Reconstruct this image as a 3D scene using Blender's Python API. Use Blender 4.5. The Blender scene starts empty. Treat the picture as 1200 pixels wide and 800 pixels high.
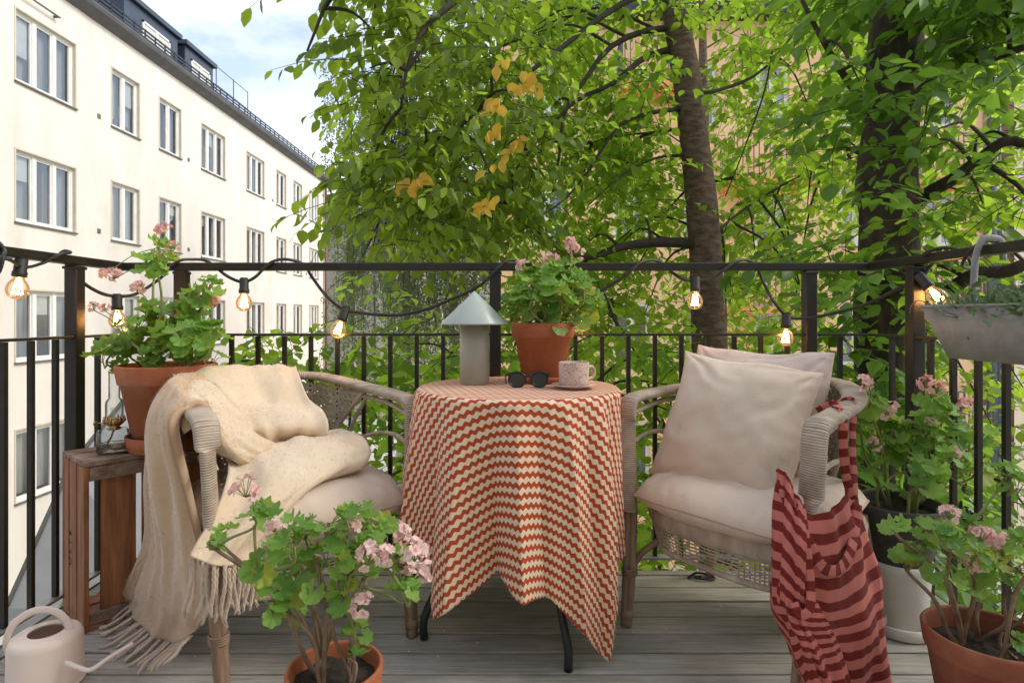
EXPOSURE = 0.95
import bpy, math, random
import numpy as np
from mathutils import Vector, Matrix, noise

random.seed(7)
RNG = np.random.default_rng(11)
scene = bpy.context.scene
COL = scene.collection
F, HZ, H = 690.0, 370.0, 0.97          # focal length in photo pixels, horizon row, eye height


def P(px, py, d):
    """a point seen at photo position (px, py), d metres in front of the eye"""
    return Vector(((px - 600) * d / F, d, H - (py - HZ) * d / F))


def lin(c):
    return tuple(((x / 255) / 12.92 if x / 255 <= .04045 else ((x / 255 + .055) / 1.055) ** 2.4) for x in c)


# ------------------------------------------------------------------ materials
def new_mat(name):
    m = bpy.data.materials.new(name)
    m.use_nodes = True
    nt = m.node_tree
    return m, nt, nt.nodes['Principled BSDF'], nt.nodes['Material Output']


def N(nt, t, **kw):
    n = nt.nodes.new(t)
    for k, v in kw.items():
        if k.startswith('i_'):
            key = k[2:]
            key = int(key) if key.isdigit() else key.replace('_', ' ')
            n.inputs[key].default_value = v
        else:
            setattr(n, k, v)
    return n


def rgba(c):
    return (c[0], c[1], c[2], 1)


def mat(name, c1, c2=None, rough=.7, scale=8, detail=5, bump=0, bscale=60, metal=0, spec=.5,
        stretch=None, island=0, sheen=0, lo=.35, hi=.65, bloom=None):
    """noise-mottled surface: two close colours, bump from a finer noise, optional per-piece tone"""
    m, nt, b, out = new_mat(name)
    L = nt.links
    tc = N(nt, 'ShaderNodeTexCoord')
    src = tc.outputs['Object']
    if stretch:
        mp = N(nt, 'ShaderNodeMapping')
        mp.inputs['Scale'].default_value = stretch
        L.new(src, mp.inputs[0]); src = mp.outputs[0]
    nz = N(nt, 'ShaderNodeTexNoise', i_Scale=scale, i_Detail=detail, i_Roughness=.6)
    L.new(src, nz.inputs['Vector'])
    rp = N(nt, 'ShaderNodeValToRGB')
    rp.color_ramp.elements[0].position = lo; rp.color_ramp.elements[1].position = hi
    rp.color_ramp.elements[0].color = rgba(c1); rp.color_ramp.elements[1].color = rgba(c2 or c1)
    L.new(nz.outputs['Fac'], rp.inputs[0])
    col = rp.outputs[0]
    if bloom:                                             # (colour, scale, from, to): lime, dirt or stains in patches of their own
        nb = N(nt, 'ShaderNodeTexNoise', i_Scale=bloom[1], i_Detail=9, i_Roughness=.7, i_Distortion=.6)
        L.new(src, nb.inputs['Vector'])
        mr_ = N(nt, 'ShaderNodeMapRange', i_1=bloom[2], i_2=bloom[3])
        L.new(nb.outputs['Fac'], mr_.inputs[0])
        mb_ = N(nt, 'ShaderNodeMix', data_type='RGBA'); mb_.inputs['B'].default_value = rgba(bloom[0])
        L.new(mr_.outputs[0], mb_.inputs['Factor']); L.new(col, mb_.inputs['A'])
        col = mb_.outputs['Result']
    if island:
        ge = N(nt, 'ShaderNodeNewGeometry')
        mr = N(nt, 'ShaderNodeMapRange', i_3=1 - island, i_4=1 + island)
        L.new(ge.outputs['Random Per Island'], mr.inputs[0])
        mx = N(nt, 'ShaderNodeVectorMath', operation='SCALE')
        L.new(col, mx.inputs[0]); L.new(mr.outputs[0], mx.inputs['Scale'])
        col = mx.outputs[0]
    L.new(col, b.inputs['Base Color'])
    b.inputs['Roughness'].default_value = rough
    b.inputs['Metallic'].default_value = metal
    b.inputs['Specular IOR Level'].default_value = spec
    if sheen:
        b.inputs['Sheen Weight'].default_value = sheen
    if bump:
        n2 = N(nt, 'ShaderNodeTexNoise', i_Scale=bscale, i_Detail=4)
        L.new(src, n2.inputs['Vector'])
        bp = N(nt, 'ShaderNodeBump', i_Strength=bump, i_Distance=.01)
        L.new(n2.outputs['Fac'], bp.inputs['Height'])
        L.new(bp.outputs[0], b.inputs['Normal'])
    return m


def leaf_mat(name, dark, light, trans, mix=.5, gloss=.35, rough=.45):
    m, nt, b, out = new_mat(name)
    L = nt.links
    ge = N(nt, 'ShaderNodeNewGeometry')
    rp = N(nt, 'ShaderNodeValToRGB')
    rp.color_ramp.elements[0].color = rgba(dark); rp.color_ramp.elements[1].color = rgba(light)
    L.new(ge.outputs['Random Per Island'], rp.inputs[0])
    L.new(rp.outputs[0], b.inputs['Base Color'])
    b.inputs['Roughness'].default_value = rough
    b.inputs['Specular IOR Level'].default_value = gloss
    tr = N(nt, 'ShaderNodeBsdfTranslucent')
    r2 = N(nt, 'ShaderNodeValToRGB')
    r2.color_ramp.elements[0].color = rgba([t * .75 for t in trans]); r2.color_ramp.elements[1].color = rgba([min(1, t * 1.2) for t in trans])
    L.new(ge.outputs['Random Per Island'], r2.inputs[0])
    L.new(r2.outputs[0], tr.inputs[0])
    mx = N(nt, 'ShaderNodeMixShader', i_0=mix)
    L.new(b.outputs[0], mx.inputs[1]); L.new(tr.outputs[0], mx.inputs[2])
    L.new(mx.outputs[0], out.inputs[0])
    return m


def glass_mat(name, tint=(.9, .95, .95), refl=.04, rough=.02, glow=None):
    """thin clear glass: see-through with a fresnel mirror film"""
    m, nt, b, out = new_mat(name)
    L = nt.links
    if not glow: nt.nodes.remove(b)
    tr = N(nt, 'ShaderNodeBsdfTransparent'); tr.inputs[0].default_value = rgba(tint)
    gl = N(nt, 'ShaderNodeBsdfGlossy'); gl.inputs['Roughness'].default_value = rough
    lw = N(nt, 'ShaderNodeLayerWeight', i_Blend=.25)
    mr = N(nt, 'ShaderNodeMapRange', i_3=refl, i_4=.9)
    L.new(lw.outputs['Fresnel'], mr.inputs[0])
    mx = N(nt, 'ShaderNodeMixShader')
    L.new(mr.outputs[0], mx.inputs[0]); L.new(tr.outputs[0], mx.inputs[1]); L.new(gl.outputs[0], mx.inputs[2])
    L.new(mx.outputs[0], out.inputs[0])
    if glow:                                              # a lit bulb: the glass itself glows
        em = N(nt, 'ShaderNodeEmission', i_Strength=glow[3]); em.inputs[0].default_value = rgba(glow)
        ad = N(nt, 'ShaderNodeAddShader')
        L.new(mx.outputs[0], ad.inputs[0]); L.new(em.outputs[0], ad.inputs[1]); L.new(ad.outputs[0], out.inputs[0])
        nt.nodes.remove(b)
    return m


def emit_mat(name, c, s):
    m, nt, b, out = new_mat(name)
    b.inputs['Base Color'].default_value = rgba(c)
    b.inputs['Emission Color'].default_value = rgba(c)
    b.inputs['Emission Strength'].default_value = s
    return m


# ------------------------------------------------------------------ mesh building
def crom(pts, n, closed=False):
    """n points along a Catmull-Rom curve through pts"""
    p = np.array([tuple(q) for q in pts], float)
    if closed:
        p = np.vstack([p[-1], p, p[0], p[1]])
    else:
        p = np.vstack([2 * p[0] - p[1], p, 2 * p[-1] - p[-2]])
    k = len(p) - 3
    t = np.linspace(0, k, n, endpoint=not closed)
    i = np.minimum(t.astype(int), k - 1)
    u = (t - i)[:, None]
    a, b, c, d = p[i], p[i + 1], p[i + 2], p[i + 3]
    return .5 * (2 * b + (c - a) * u + (2 * a - 5 * b + 4 * c - d) * u ** 2 + (3 * b - a - 3 * c + d) * u ** 3)


def loft(rows, nu, nv):
    """smooth grid [nv][nu] through rows of control points"""
    g = np.array([crom(r, nu) for r in rows])
    return np.stack([crom(g[:, j], nv) for j in range(nu)], axis=1)


class MB:
    def __init__(s):
        s.v, s.f, s.uv, s.mi = [], [], {}, []

    def add(s, vs, fs):
        o = len(s.v)
        s.v.extend(tuple(map(float, q)) for q in vs)
        s.f.extend(tuple(i + o for i in f) for f in fs)
        return o

    def box(s, c, d, rz=0, R=None):
        x, y, z = d[0] / 2, d[1] / 2, d[2] / 2
        M = R or Matrix.Rotation(rz, 3, 'Z')
        c = Vector(c)
        s.add([c + M @ Vector((a * x, b * y, e * z)) for e in (-1, 1) for b in (-1, 1) for a in (-1, 1)],
              [(0, 2, 3, 1), (4, 5, 7, 6), (0, 1, 5, 4), (1, 3, 7, 5), (3, 2, 6, 7), (2, 0, 4, 6)])
        return s

    def bar(s, a, b, w, h, up=(0, 0, 1)):
        """rectangular bar from a to b"""
        a, b = Vector(a), Vector(b)
        d = (b - a); l = d.length; d.normalize()
        x = d.cross(Vector(up)).normalized(); z = x.cross(d)
        R = Matrix((x, d, z)).transposed()
        return s.box((a + b) / 2, (w, l, h), R=R)

    def tube(s, pts, r, n=8, w=None, up=None, cap=True, closed=False):
        """tube through pts; r number or list; w = width list for an elliptic section (r is then the height)"""
        pts = [Vector(tuple(q)) for q in pts]
        k = len(pts)
        rr = [r] * k if not hasattr(r, '__len__') else r
        ww = rr if w is None else ([w] * k if not hasattr(w, '__len__') else w)
        vs, fs = [], []
        side = None
        for i in range(k):
            if closed:
                t = (pts[(i + 1) % k] - pts[i - 1])
            else:
                t = pts[min(i + 1, k - 1)] - pts[max(i - 1, 0)]
            if t.length < 1e-9: t = Vector((0, 0, 1))
            t.normalize()
            if up is not None:
                side = t.cross(Vector(up))
            elif side is None:
                side = t.cross(Vector((0, 0, 1)) if abs(t.z) < .9 else Vector((0, 1, 0)))
            else:
                side = side - t * side.dot(t)
            if side.length < 1e-6: side = t.cross(Vector((1, 0, 0)))
            side.normalize()
            nn = side.cross(t)
            for j in range(n):
                a = 2 * math.pi * j / n
                vs.append(pts[i] + side * (math.cos(a) * ww[i]) + nn * (math.sin(a) * rr[i]))
        m = k if closed else k - 1
        for i in range(m):
            i2 = (i + 1) % k
            for j in range(n):
                j2 = (j + 1) % n
                fs.append((i * n + j, i * n + j2, i2 * n + j2, i2 * n + j))
        if cap and not closed:
            fs.append(tuple(range(n - 1, -1, -1)))
            fs.append(tuple((k - 1) * n + j for j in range(n)))
        s.add(vs, fs)
        return s

    def lathe(s, prof, c=(0, 0, 0), n=28, M=None, sy=1):
        """profile [(r,z)...] spun about z; r=0 ends close"""
        vs, fs, rings = [], [], []
        M = M or Matrix.Identity(3)
        c = Vector(c)
        for r, z in prof:
            if r < 1e-6:
                rings.append([len(vs)]); vs.append(c + M @ Vector((0, 0, z)))
            else:
                rings.append(list(range(len(vs), len(vs) + n)))
                for j in range(n):
                    a = 2 * math.pi * j / n
                    vs.append(c + M @ Vector((r * math.cos(a), sy * r * math.sin(a), z)))
        for a, b in zip(rings, rings[1:]):
            if len(a) == 1 and len(b) == 1: continue
            for j in range(n):
                j2 = (j + 1) % n
                if len(a) == 1: fs.append((a[0], b[j], b[j2]))
                elif len(b) == 1: fs.append((a[j], a[j2], b[0]))
                else: fs.append((a[j], a[j2], b[j2], b[j]))
        s.add(vs, fs)
        return s

    def grid(s, g, uv=None, closed=False):
        """g[nv][nu][3]"""
        g = np.asarray(g)
        nv, nu = g.shape[:2]
        fs = []
        for i in range(nv - 1):
            for j in range(nu if closed else nu - 1):
                j2 = (j + 1) % nu
                fs.append((i * nu + j, i * nu + j2, (i + 1) * nu + j2, (i + 1) * nu + j))
        o = s.add(g.reshape(-1, 3), fs)
        if uv is not None:
            for k, q in enumerate(np.asarray(uv).reshape(-1, 2)):
                s.uv[o + k] = (float(q[0]), float(q[1]))
        return s


_XF = {}


def link(name, me, m, parent=None):
    o = bpy.data.objects.new(name, me)
    COL.objects.link(o)
    if m is not None:
        for q in (m if isinstance(m, (list, tuple)) else [m]):
            me.materials.append(q)
    if parent is not None:
        o.parent = parent
    _XF[o.name] = _XF.get(parent.name, Matrix.Identity(4)) if parent is not None else Matrix.Identity(4)
    return o


def build(name, mb, m, parent=None, smooth=True, bevel=0, world=True, solid=0, sub=0):
    """link the collected shape as ONE mesh object. world=True: the points are world points"""
    vs = mb.v
    if parent is not None and world:
        inv = _XF[parent.name].inverted()
        if inv != Matrix.Identity(4):
            A = np.array(inv)
            v = np.array(vs)
            vs = (v @ A[:3, :3].T + A[:3, 3]).tolist()
    me = bpy.data.meshes.new(name)
    me.from_pydata(vs, [], mb.f)
    if mb.uv:
        ul = me.uv_layers.new(name='UVMap')
        li = np.zeros(len(me.loops), dtype=np.int32)
        me.loops.foreach_get('vertex_index', li)
        a = np.zeros((len(vs), 2))
        for k, q in mb.uv.items(): a[k] = q
        ul.data.foreach_set('uv', a[li].astype(np.float32).ravel())
    if smooth:
        me.polygons.foreach_set('use_smooth', np.ones(len(me.polygons), dtype=bool))
    for a, b, k in mb.mi:
        for i in range(a, b): me.polygons[i].material_index = k
    me.update()
    o = link(name, me, m, parent)
    if solid:
        md = o.modifiers.new('thickness', 'SOLIDIFY'); md.thickness = solid; md.offset = 0
    if sub:
        md = o.modifiers.new('smooth', 'SUBSURF'); md.levels = sub; md.render_levels = sub
    if bevel:
        md = o.modifiers.new('bevel', 'BEVEL'); md.width = bevel; md.segments = 2; md.limit_method = 'ANGLE'
        md.angle_limit = math.radians(40)
    if smooth and bevel:
        pass
    return o


def scatter(name, tv, tf, pos, X, Y, Z, sc, m, parent=None, midx=None):
    """many copies of a small template in one mesh. X,Y,Z (n,3) axes, sc (n,) or (n,3)"""
    tv = np.asarray(tv, float)
    n, k = len(pos), len(tv)
    sc = np.asarray(sc)
    if sc.ndim == 1: sc = np.repeat(sc[:, None], 3, 1)
    v = (pos[:, None, :] + X[:, None, :] * (tv[None, :, 0:1] * sc[:, None, 0:1])
         + Y[:, None, :] * (tv[None, :, 1:2] * sc[:, None, 1:2]) + Z[:, None, :] * (tv[None, :, 2:3] * sc[:, None, 2:3])).reshape(-1, 3)
    if parent is not None:
        A = np.array(_XF[parent.name].inverted())
        v = v @ A[:3, :3].T + A[:3, 3]
    flat = np.array([i for f in tf for i in f], dtype=np.int64)
    tot = np.array([len(f) for f in tf], dtype=np.int64)
    st = np.concatenate([[0], np.cumsum(tot)[:-1]])
    me = bpy.data.meshes.new(name)
    me.vertices.add(n * k)
    me.vertices.foreach_set('co', v.astype(np.float32).ravel())
    me.loops.add(n * len(flat))
    me.loops.foreach_set('vertex_index', (flat[None] + (np.arange(n) * k)[:, None]).ravel().astype(np.int32))
    me.polygons.add(n * len(tf))
    me.polygons.foreach_set('loop_start', (st[None] + (np.arange(n) * len(flat))[:, None]).ravel().astype(np.int32))
    me.polygons.foreach_set('use_smooth', np.ones(n * len(tf), dtype=bool))
    if midx is not None:
        me.polygons.foreach_set('material_index', np.repeat(midx, len(tf)).astype(np.int32))
    me.update(calc_edges=True)
    me.validate()
    return link(name, me, m, parent)


def nrm(a):
    return a / np.maximum(np.linalg.norm(a, axis=-1, keepdims=True), 1e-9)


def tag(o, label, cat, group=None, kind=None):
    o['label'] = label
    if cat: o['category'] = cat
    if group: o['group'] = group
    if kind: o['kind'] = kind
    return o


def thing(name, label, cat, loc=(0, 0, 0), rz=0, group=None):
    o = bpy.data.objects.new(name, None)
    COL.objects.link(o)
    o.empty_display_size = .1
    o.location = loc
    o.rotation_euler = (0, 0, rz)
    _XF[o.name] = Matrix.Translation(Vector(loc)) @ Matrix.Rotation(rz, 4, 'Z')
    return tag(o, label, cat, group)


def structure(name, mb, m, label=None, **kw):
    o = build(name, mb, m, **kw)
    o['kind'] = 'structure'
    if label: o['label'] = label
    return o


def copy_tree(o, parent=None, skip=()):
    c = o.copy()
    COL.objects.link(c)
    if parent is not None:
        c.parent = parent
    for ch in list(o.children):
        if ch.name.split('.')[0] not in skip:
            copy_tree(ch, c, skip)
    return c
# ------------------------------------------------------------------ camera, light, sky
cam = bpy.data.cameras.new('camera')
cam.sensor_width = 36
cam.lens = 36 * F / 1200
cam.shift_y = -30 / 1200
cam.clip_start = .02; cam.clip_end = 600
co = bpy.data.objects.new('camera', cam)
COL.objects.link(co)
co.location = (0, 0, H)
co.rotation_euler = (math.pi / 2, 0, 0)
scene.camera = co

SUN_EL, SUN_AZ = math.radians(42), math.radians(95)      # azimuth from +y towards +x
sd = bpy.data.lights.new('sun', 'SUN')
sd.energy = 1.35; sd.angle = math.radians(20); sd.color = (1, .95, .87)
so = bpy.data.objects.new('sun', sd)
COL.objects.link(so)
to_sun = Vector((math.sin(SUN_AZ) * math.cos(SUN_EL), math.cos(SUN_AZ) * math.cos(SUN_EL), math.sin(SUN_EL)))
so.rotation_euler = to_sun.to_track_quat('Z', 'Y').to_euler()
so.location = to_sun * 40

w = bpy.data.worlds.new('World')
scene.world = w
w.use_nodes = True
nt = w.node_tree
bg = nt.nodes['Background']
sky = N(nt, 'ShaderNodeTexSky', sky_type='NISHITA', sun_disc=False)
sky.sun_elevation = SUN_EL; sky.sun_rotation = SUN_AZ
sky.air_density = 1.0; sky.dust_density = 1.5; sky.ozone_density = 1.0
tc = N(nt, 'ShaderNodeTexCoord')
mp = N(nt, 'ShaderNodeMapping'); mp.inputs['Scale'].default_value = (1, 1, 2.2)
mp.inputs['Location'].default_value = (.35, .1, .33)
nz = N(nt, 'ShaderNodeTexNoise', i_Scale=2.1, i_Detail=9, i_Roughness=.55)
rp = N(nt, 'ShaderNodeValToRGB')
rp.color_ramp.elements[0].position = .47; rp.color_ramp.elements[1].position = .64
rp.color_ramp.elements[0].color = (.24, .24, .24, 1)
mx = N(nt, 'ShaderNodeMix', data_type='RGBA')
mx.inputs['B'].default_value = (5.4, 5.45, 5.5, 1)
nt.links.new(tc.outputs['Generated'], mp.inputs[0]); nt.links.new(mp.outputs[0], nz.inputs['Vector'])
nt.links.new(nz.outputs['Fac'], rp.inputs[0]); nt.links.new(rp.outputs[0], mx.inputs['Factor'])
nt.links.new(sky.outputs[0], mx.inputs['A']); nt.links.new(mx.outputs['Result'], bg.inputs['Color'])
bg.inputs['Strength'].default_value = .15

scene.view_settings.view_transform = 'Standard'
scene.view_settings.look = 'None'
scene.view_settings.gamma = 1
scene.view_settings.use_curve_mapping = False
scene.view_settings.exposure = EXPOSURE
scene.render.engine = 'CYCLES'
scene.cycles.max_bounces = 10
scene.cycles.diffuse_bounces = 5
scene.cycles.transparent_max_bounces = 16
scene.cycles.transmission_bounces = 6

# ------------------------------------------------------------------ materials
M = {}
M['metal'] = mat('black railing paint', (.012, .010, .009), (.022, .017, .014), rough=.38, scale=20, bump=.08, bscale=200)
M['cream'] = mat('cream render', (.67, .615, .54), (.745, .695, .62), rough=.95, scale=.9, bump=.25, bscale=35, detail=8, bloom=((.57, .52, .44), .55, .52, .80), stretch=(1, 1.4, .45))
M['cream2'] = mat('pale render far', (.42, .40, .35), (.50, .475, .42), rough=.95, scale=.8)
M['orange'] = mat('orange render', (.84, .51, .28), (.88, .59, .36), rough=.95, scale=.8, bump=.2, bscale=30)
M['orange2'] = mat('deep orange balcony paint', (.72, .28, .09), (.78, .34, .13), rough=.8, scale=3)
M['ochre_wall'] = mat('ochre cream render', (.70, .56, .40), (.75, .62, .46), rough=.95, scale=.8)
M['wframe'] = mat('white window paint', (.72, .70, .65), (.78, .77, .73), rough=.5, scale=4)
M['reveal'] = mat('beige window moulding', (.55, .47, .35), (.60, .52, .41), rough=.8, scale=5)
M['sill'] = mat('dark sheet sill', (.10, .085, .07), (.16, .14, .12), rough=.5, scale=6)
M['roof'] = mat('black sheet roof', (.018, .021, .028), (.03, .034, .042), rough=.45, scale=3, metal=.0)
M['dormer'] = mat('blue black dormer sheet', (.03, .042, .065), (.05, .065, .095), rough=.4, scale=2)
M['soffit'] = mat('grey gutter sheet', (.075, .072, .072), (.11, .107, .105), rough=.5, scale=3)
M['curtain'] = mat('window curtain', (.46, .46, .43), (.70, .69, .65), rough=.9, scale=6, stretch=(1, 9, .2))
M['curtain_blue'] = mat('blue grey curtain', (.26, .29, .32), (.44, .48, .52), rough=.9, scale=6, stretch=(1, 9, .2))
M['curtain_warm'] = mat('warm grey curtain', (.36, .34, .29), (.56, .53, .47), rough=.9, scale=6, stretch=(1, 9, .2))
M['room'] = mat('dim room', (.12, .12, .115), (.22, .21, .20), rough=.9, scale=2)
M['pane'] = glass_mat('window glass', (.78, .81, .82), refl=.20)
M['pave'] = mat('pale courtyard paving', (.42, .41, .38), (.55, .54, .50), rough=.9, scale=1.2)
M['greysheet'] = mat('grey sheet roof', (.27, .265, .26), (.33, .325, .32), rough=.6, scale=1.5)
M['pipe'] = mat('grey downpipe', (.07, .085, .11), (.10, .12, .15), rough=.4, scale=4)
M['brownpipe'] = mat('brown downpipe', (.12, .05, .03), (.16, .07, .045), rough=.5, scale=4)
M['trim'] = mat('weathered zinc edge', (.30, .29, .28), (.46, .45, .43), rough=.45, scale=14, metal=.35)


def deck_material():
    m, nt, b, out = new_mat('weathered deck boards')
    L = nt.links
    tc = N(nt, 'ShaderNodeTexCoord'); ge = N(nt, 'ShaderNodeNewGeometry')
    add = N(nt, 'ShaderNodeVectorMath', operation='MULTIPLY_ADD')
    cmb = N(nt, 'ShaderNodeCombineXYZ')
    L.new(ge.outputs['Random Per Island'], cmb.inputs[0]); L.new(ge.outputs['Random Per Island'], cmb.inputs[2])
    L.new(cmb.outputs[0], add.inputs[0]); add.inputs[1].default_value = (37, 0, 23)
    L.new(tc.outputs['Object'], add.inputs[2])
    mp = N(nt, 'ShaderNodeMapping'); mp.inputs['Scale'].default_value = (2.6, 48, 48)
    L.new(add.outputs[0], mp.inputs[0])
    grain = N(nt, 'ShaderNodeTexNoise', i_Scale=2.4, i_Detail=8, i_Roughness=.65, i_Distortion=.4)
    L.new(mp.outputs[0], grain.inputs['Vector'])
    r1 = N(nt, 'ShaderNodeValToRGB')
    r1.color_ramp.elements[0].position = .32; r1.color_ramp.elements[1].position = .68
    r1.color_ramp.elements[0].color = (.35, .315, .285, 1); r1.color_ramp.elements[1].color = (.62, .58, .535, 1)
    L.new(grain.outputs['Fac'], r1.inputs[0])
    big = N(nt, 'ShaderNodeTexNoise', i_Scale=3.1, i_Detail=5, i_Roughness=.6)
    L.new(add.outputs[0], big.inputs['Vector'])
    r2 = N(nt, 'ShaderNodeValToRGB')
    r2.color_ramp.elements[0].position = .38; r2.color_ramp.elements[1].position = .66
    L.new(big.outputs['Fac'], r2.inputs[0])
    mx = N(nt, 'ShaderNodeMix', data_type='RGBA', blend_type='MULTIPLY')
    mx.inputs['B'].default_value = (.70, .70, .60, 1)             # greenish algae patches
    L.new(r2.outputs[0], mx.inputs['Factor']); L.new(r1.outputs[0], mx.inputs['A'])
    # small pale specks
    vo = N(nt, 'ShaderNodeTexVoronoi', i_Scale=26)
    L.new(tc.outputs['Object'], vo.inputs['Vector'])
    lt = N(nt, 'ShaderNodeMath', operation='LESS_THAN', i_1=.045)
    L.new(vo.outputs['Distance'], lt.inputs[0])
    m3 = N(nt, 'ShaderNodeMix', data_type='RGBA')
    m3.inputs['B'].default_value = (.36, .33, .29, 1)
    L.new(lt.outputs[0], m3.inputs['Factor']); L.new(mx.outputs['Result'], m3.inputs['A'])
    mr = N(nt, 'ShaderNodeMapRange', i_3=.78, i_4=1.2)
    L.new(ge.outputs['Random Per Island'], mr.inputs[0])
    sc = N(nt, 'ShaderNodeVectorMath', operation='SCALE')
    L.new(m3.outputs['Result'], sc.inputs[0]); L.new(mr.outputs[0], sc.inputs['Scale'])
    L.new(sc.outputs[0], b.inputs['Base Color'])
    b.inputs['Roughness'].default_value = .62
    bp = N(nt, 'ShaderNodeBump', i_Strength=.35, i_Distance=.004)
    L.new(grain.outputs['Fac'], bp.inputs['Height']); L.new(bp.outputs[0], b.inputs['Normal'])
    return m


M['deck'] = deck_material()

# ------------------------------------------------------------------ balcony deck and ground
XL, XR, YB = -1.50, 1.376, 2.26                           # railing lines
mb = MB()
y = 2.203 + .04
pitch = .1019
edge = 2.2034
k = 0
while edge - k * pitch > -1.2:
    y1 = edge - (k - 1) * pitch if k else edge + .045
    y0 = edge - k * pitch + .009
    if k == 0: y0 = edge + .009
    mb.box(((XL + .055 + XR - .03) / 2, (y0 + y1) / 2, -.014 + random.uniform(-.0012, .0012)), (XR - XL - .085, y1 - y0, .028))
    k += 1
deck = structure('balcony_deck', mb, M['deck'], smooth=False, bevel=.0025)
tag(deck, 'weathered grey brown board deck of the balcony', 'deck')
mb = MB()
mb.box(((XL + XR) / 2, .5, -.12), (XR - XL - .03, 3.36, .16))
ds = structure('balcony_slab', mb, mat('black underlay', (.006, .006, .006), (.012, .012, .012)), smooth=False)
tag(ds, 'dark slab under the deck boards of the balcony', 'slab')
mb = MB()
mb.box((XL + .024, .55, -.006), (.046, 3.3, .012))
mb.box((XL + .0005, .55, -.03), (.004, 3.3, .07))
de = structure('deck_edge_strip', mb, M['trim'], smooth=False)
tag(de, 'zinc strip along the left edge of the deck', 'edge strip')

GZ = -5.0
mb = MB()
mb.add([(-150, -150, GZ), (150, -150, GZ), (150, 250, GZ), (-150, 250, GZ)], [(0, 1, 2, 3)])
g = structure('courtyard_ground', mb, M['pave'])
tag(g, 'pale paved courtyard ground below the balcony', 'ground')

# the house the balcony hangs on, unseen behind the eye, set back and cut low for the light
mb = MB()
mb.box((0, -2.2, -.5), (14, .3, 9))
hw = build('house_wall', mb, M['cream'], None, smooth=False)
tag(hw, 'cream rendered house wall out of view, placed to shape the light', 'wall')

# ------------------------------------------------------------------ railing
rail = thing('balcony_railing', 'black metal balcony railing with thin bars and a high top rail', 'railing', (0, YB, 0))
TZ, MZ, BZ = 1.158, .898, .045
mb = MB()
mb.box(((XL + XR) / 2, YB, TZ), (XR - XL + .04, .042, .03))
mb.bar((XL, YB + .021, TZ + .001), (XL, -1.2, TZ + .001), .042, .030)
mb.bar((XR, YB + .021, TZ + .001), (XR, -1.2, TZ + .001), .042, .030)
build('top_rail', mb, M['metal'], rail, smooth=False, bevel=.004)
for nm, z, t in (('mid_rail', MZ, .009), ('bottom_rail', BZ, .010)):
    mb = MB()
    mb.box(((XL + XR) / 2, YB, z), (XR - XL + .035, .036, t))
    mb.bar((XL, YB - .019, z), (XL, -1.2, z), .036, t)
    mb.bar((XR, YB - .019, z), (XR, -1.2, z), .036, t)
    build(nm, mb, M['trim'] if nm == 'bottom_rail' else M['metal'], rail, smooth=False, bevel=.0015)
posts = [(-1.267, YB), (-.064, YB), (1.141, YB), (XL, 2.02), (XR, 2.01), (XL, .85), (XR, .85), (XL, -.3), (XR, -.3)]
for x, y in posts:
    mb = MB()
    mb.box((x, y, (TZ - .016 - .15) / 2), (.043, .043, TZ - .016 + .15))
    side = abs(y - YB) > .1
    # flared bracket under the top rail, foot plate
    mb.box((x, y, TZ - .024), (.046, .060, .010) if side else (.050, .046, .010))
    build('post', mb, M['metal'], rail, smooth=False, bevel=.003)
bars = []
x = (302.5 - 600) * YB / F
step = .1015
n0 = int((x - XL - .04) / step)
for k in range(-n0, 40):
    xx = x + k * step
    if xx > XR - .04: break
    if min(abs(xx - p[0]) for p in posts[:3]) > .035: bars.append((xx, YB))
for k in range(1, 17):
    for sx in (XL, XR):
        yy = YB - .03 - k * .0985
        if min(abs(yy - p[1]) for p in posts[3:]) > .035: bars.append((sx, yy))
for x, y in bars:
    mb = MB()
    mb.box((x, y, (MZ + BZ) / 2), (.015, .015, MZ - BZ - .012))
    build('baluster', mb, M['metal'], rail, smooth=False)


# ------------------------------------------------------------------ facades
class Frame:
    def __init__(s, o, u, n):
        s.o, s.u, s.n = Vector(o), Vector(u), Vector(n)

    def p(s, u, z, n=0):
        return s.o + s.u * u + s.n * n + Vector((0, 0, z))

    def box(s, mb, u0, u1, z0, z1, n0, n1):
        vs = [s.p(u, z, n) for n in (n0, n1) for z in (z0, z1) for u in (u0, u1)]
        mb.add(vs, [(0, 2, 3, 1), (4, 5, 7, 6), (0, 1, 5, 4), (1, 3, 7, 5), (3, 2, 6, 7), (2, 0, 4, 6)])

    def quad(s, mb, u0, u1, z0, z1, n):
        mb.add([s.p(u0, z0, n), s.p(u1, z0, n), s.p(u1, z1, n), s.p(u0, z1, n)], [(0, 1, 2, 3)])


def wall(fr, u0, u1, z0, z1, holes, depth=.16, back=.9):
    """render face with real openings and their reveals"""
    mb = MB()
    us = sorted({u0, u1, *[h[0] for h in holes], *[h[1] for h in holes]})
    zs = sorted({z0, z1, *[h[2] for h in holes], *[h[3] for h in holes]})
    for a, b in zip(us, us[1:]):
        for c, d in zip(zs, zs[1:]):
            mu, mz = (a + b) / 2, (c + d) / 2
            if any(h[0] < mu < h[1] and h[2] < mz < h[3] for h in holes): continue
            fr.quad(mb, a, b, c, d, 0)
    for h in holes:
        a, b, c, d = h
        for q in (((a, c), (b, c)), ((b, c), (b, d)), ((b, d), (a, d)), ((a, d), (a, c))):
            mb.add([fr.p(*q[0], 0), fr.p(*q[1], 0), fr.p(*q[1], -depth), fr.p(*q[0], -depth)], [(0, 1, 2, 3)])
    # the body behind
    fr.box(mb, u0, u1, z0, z1, -back - 6, -back)
    return mb


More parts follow.
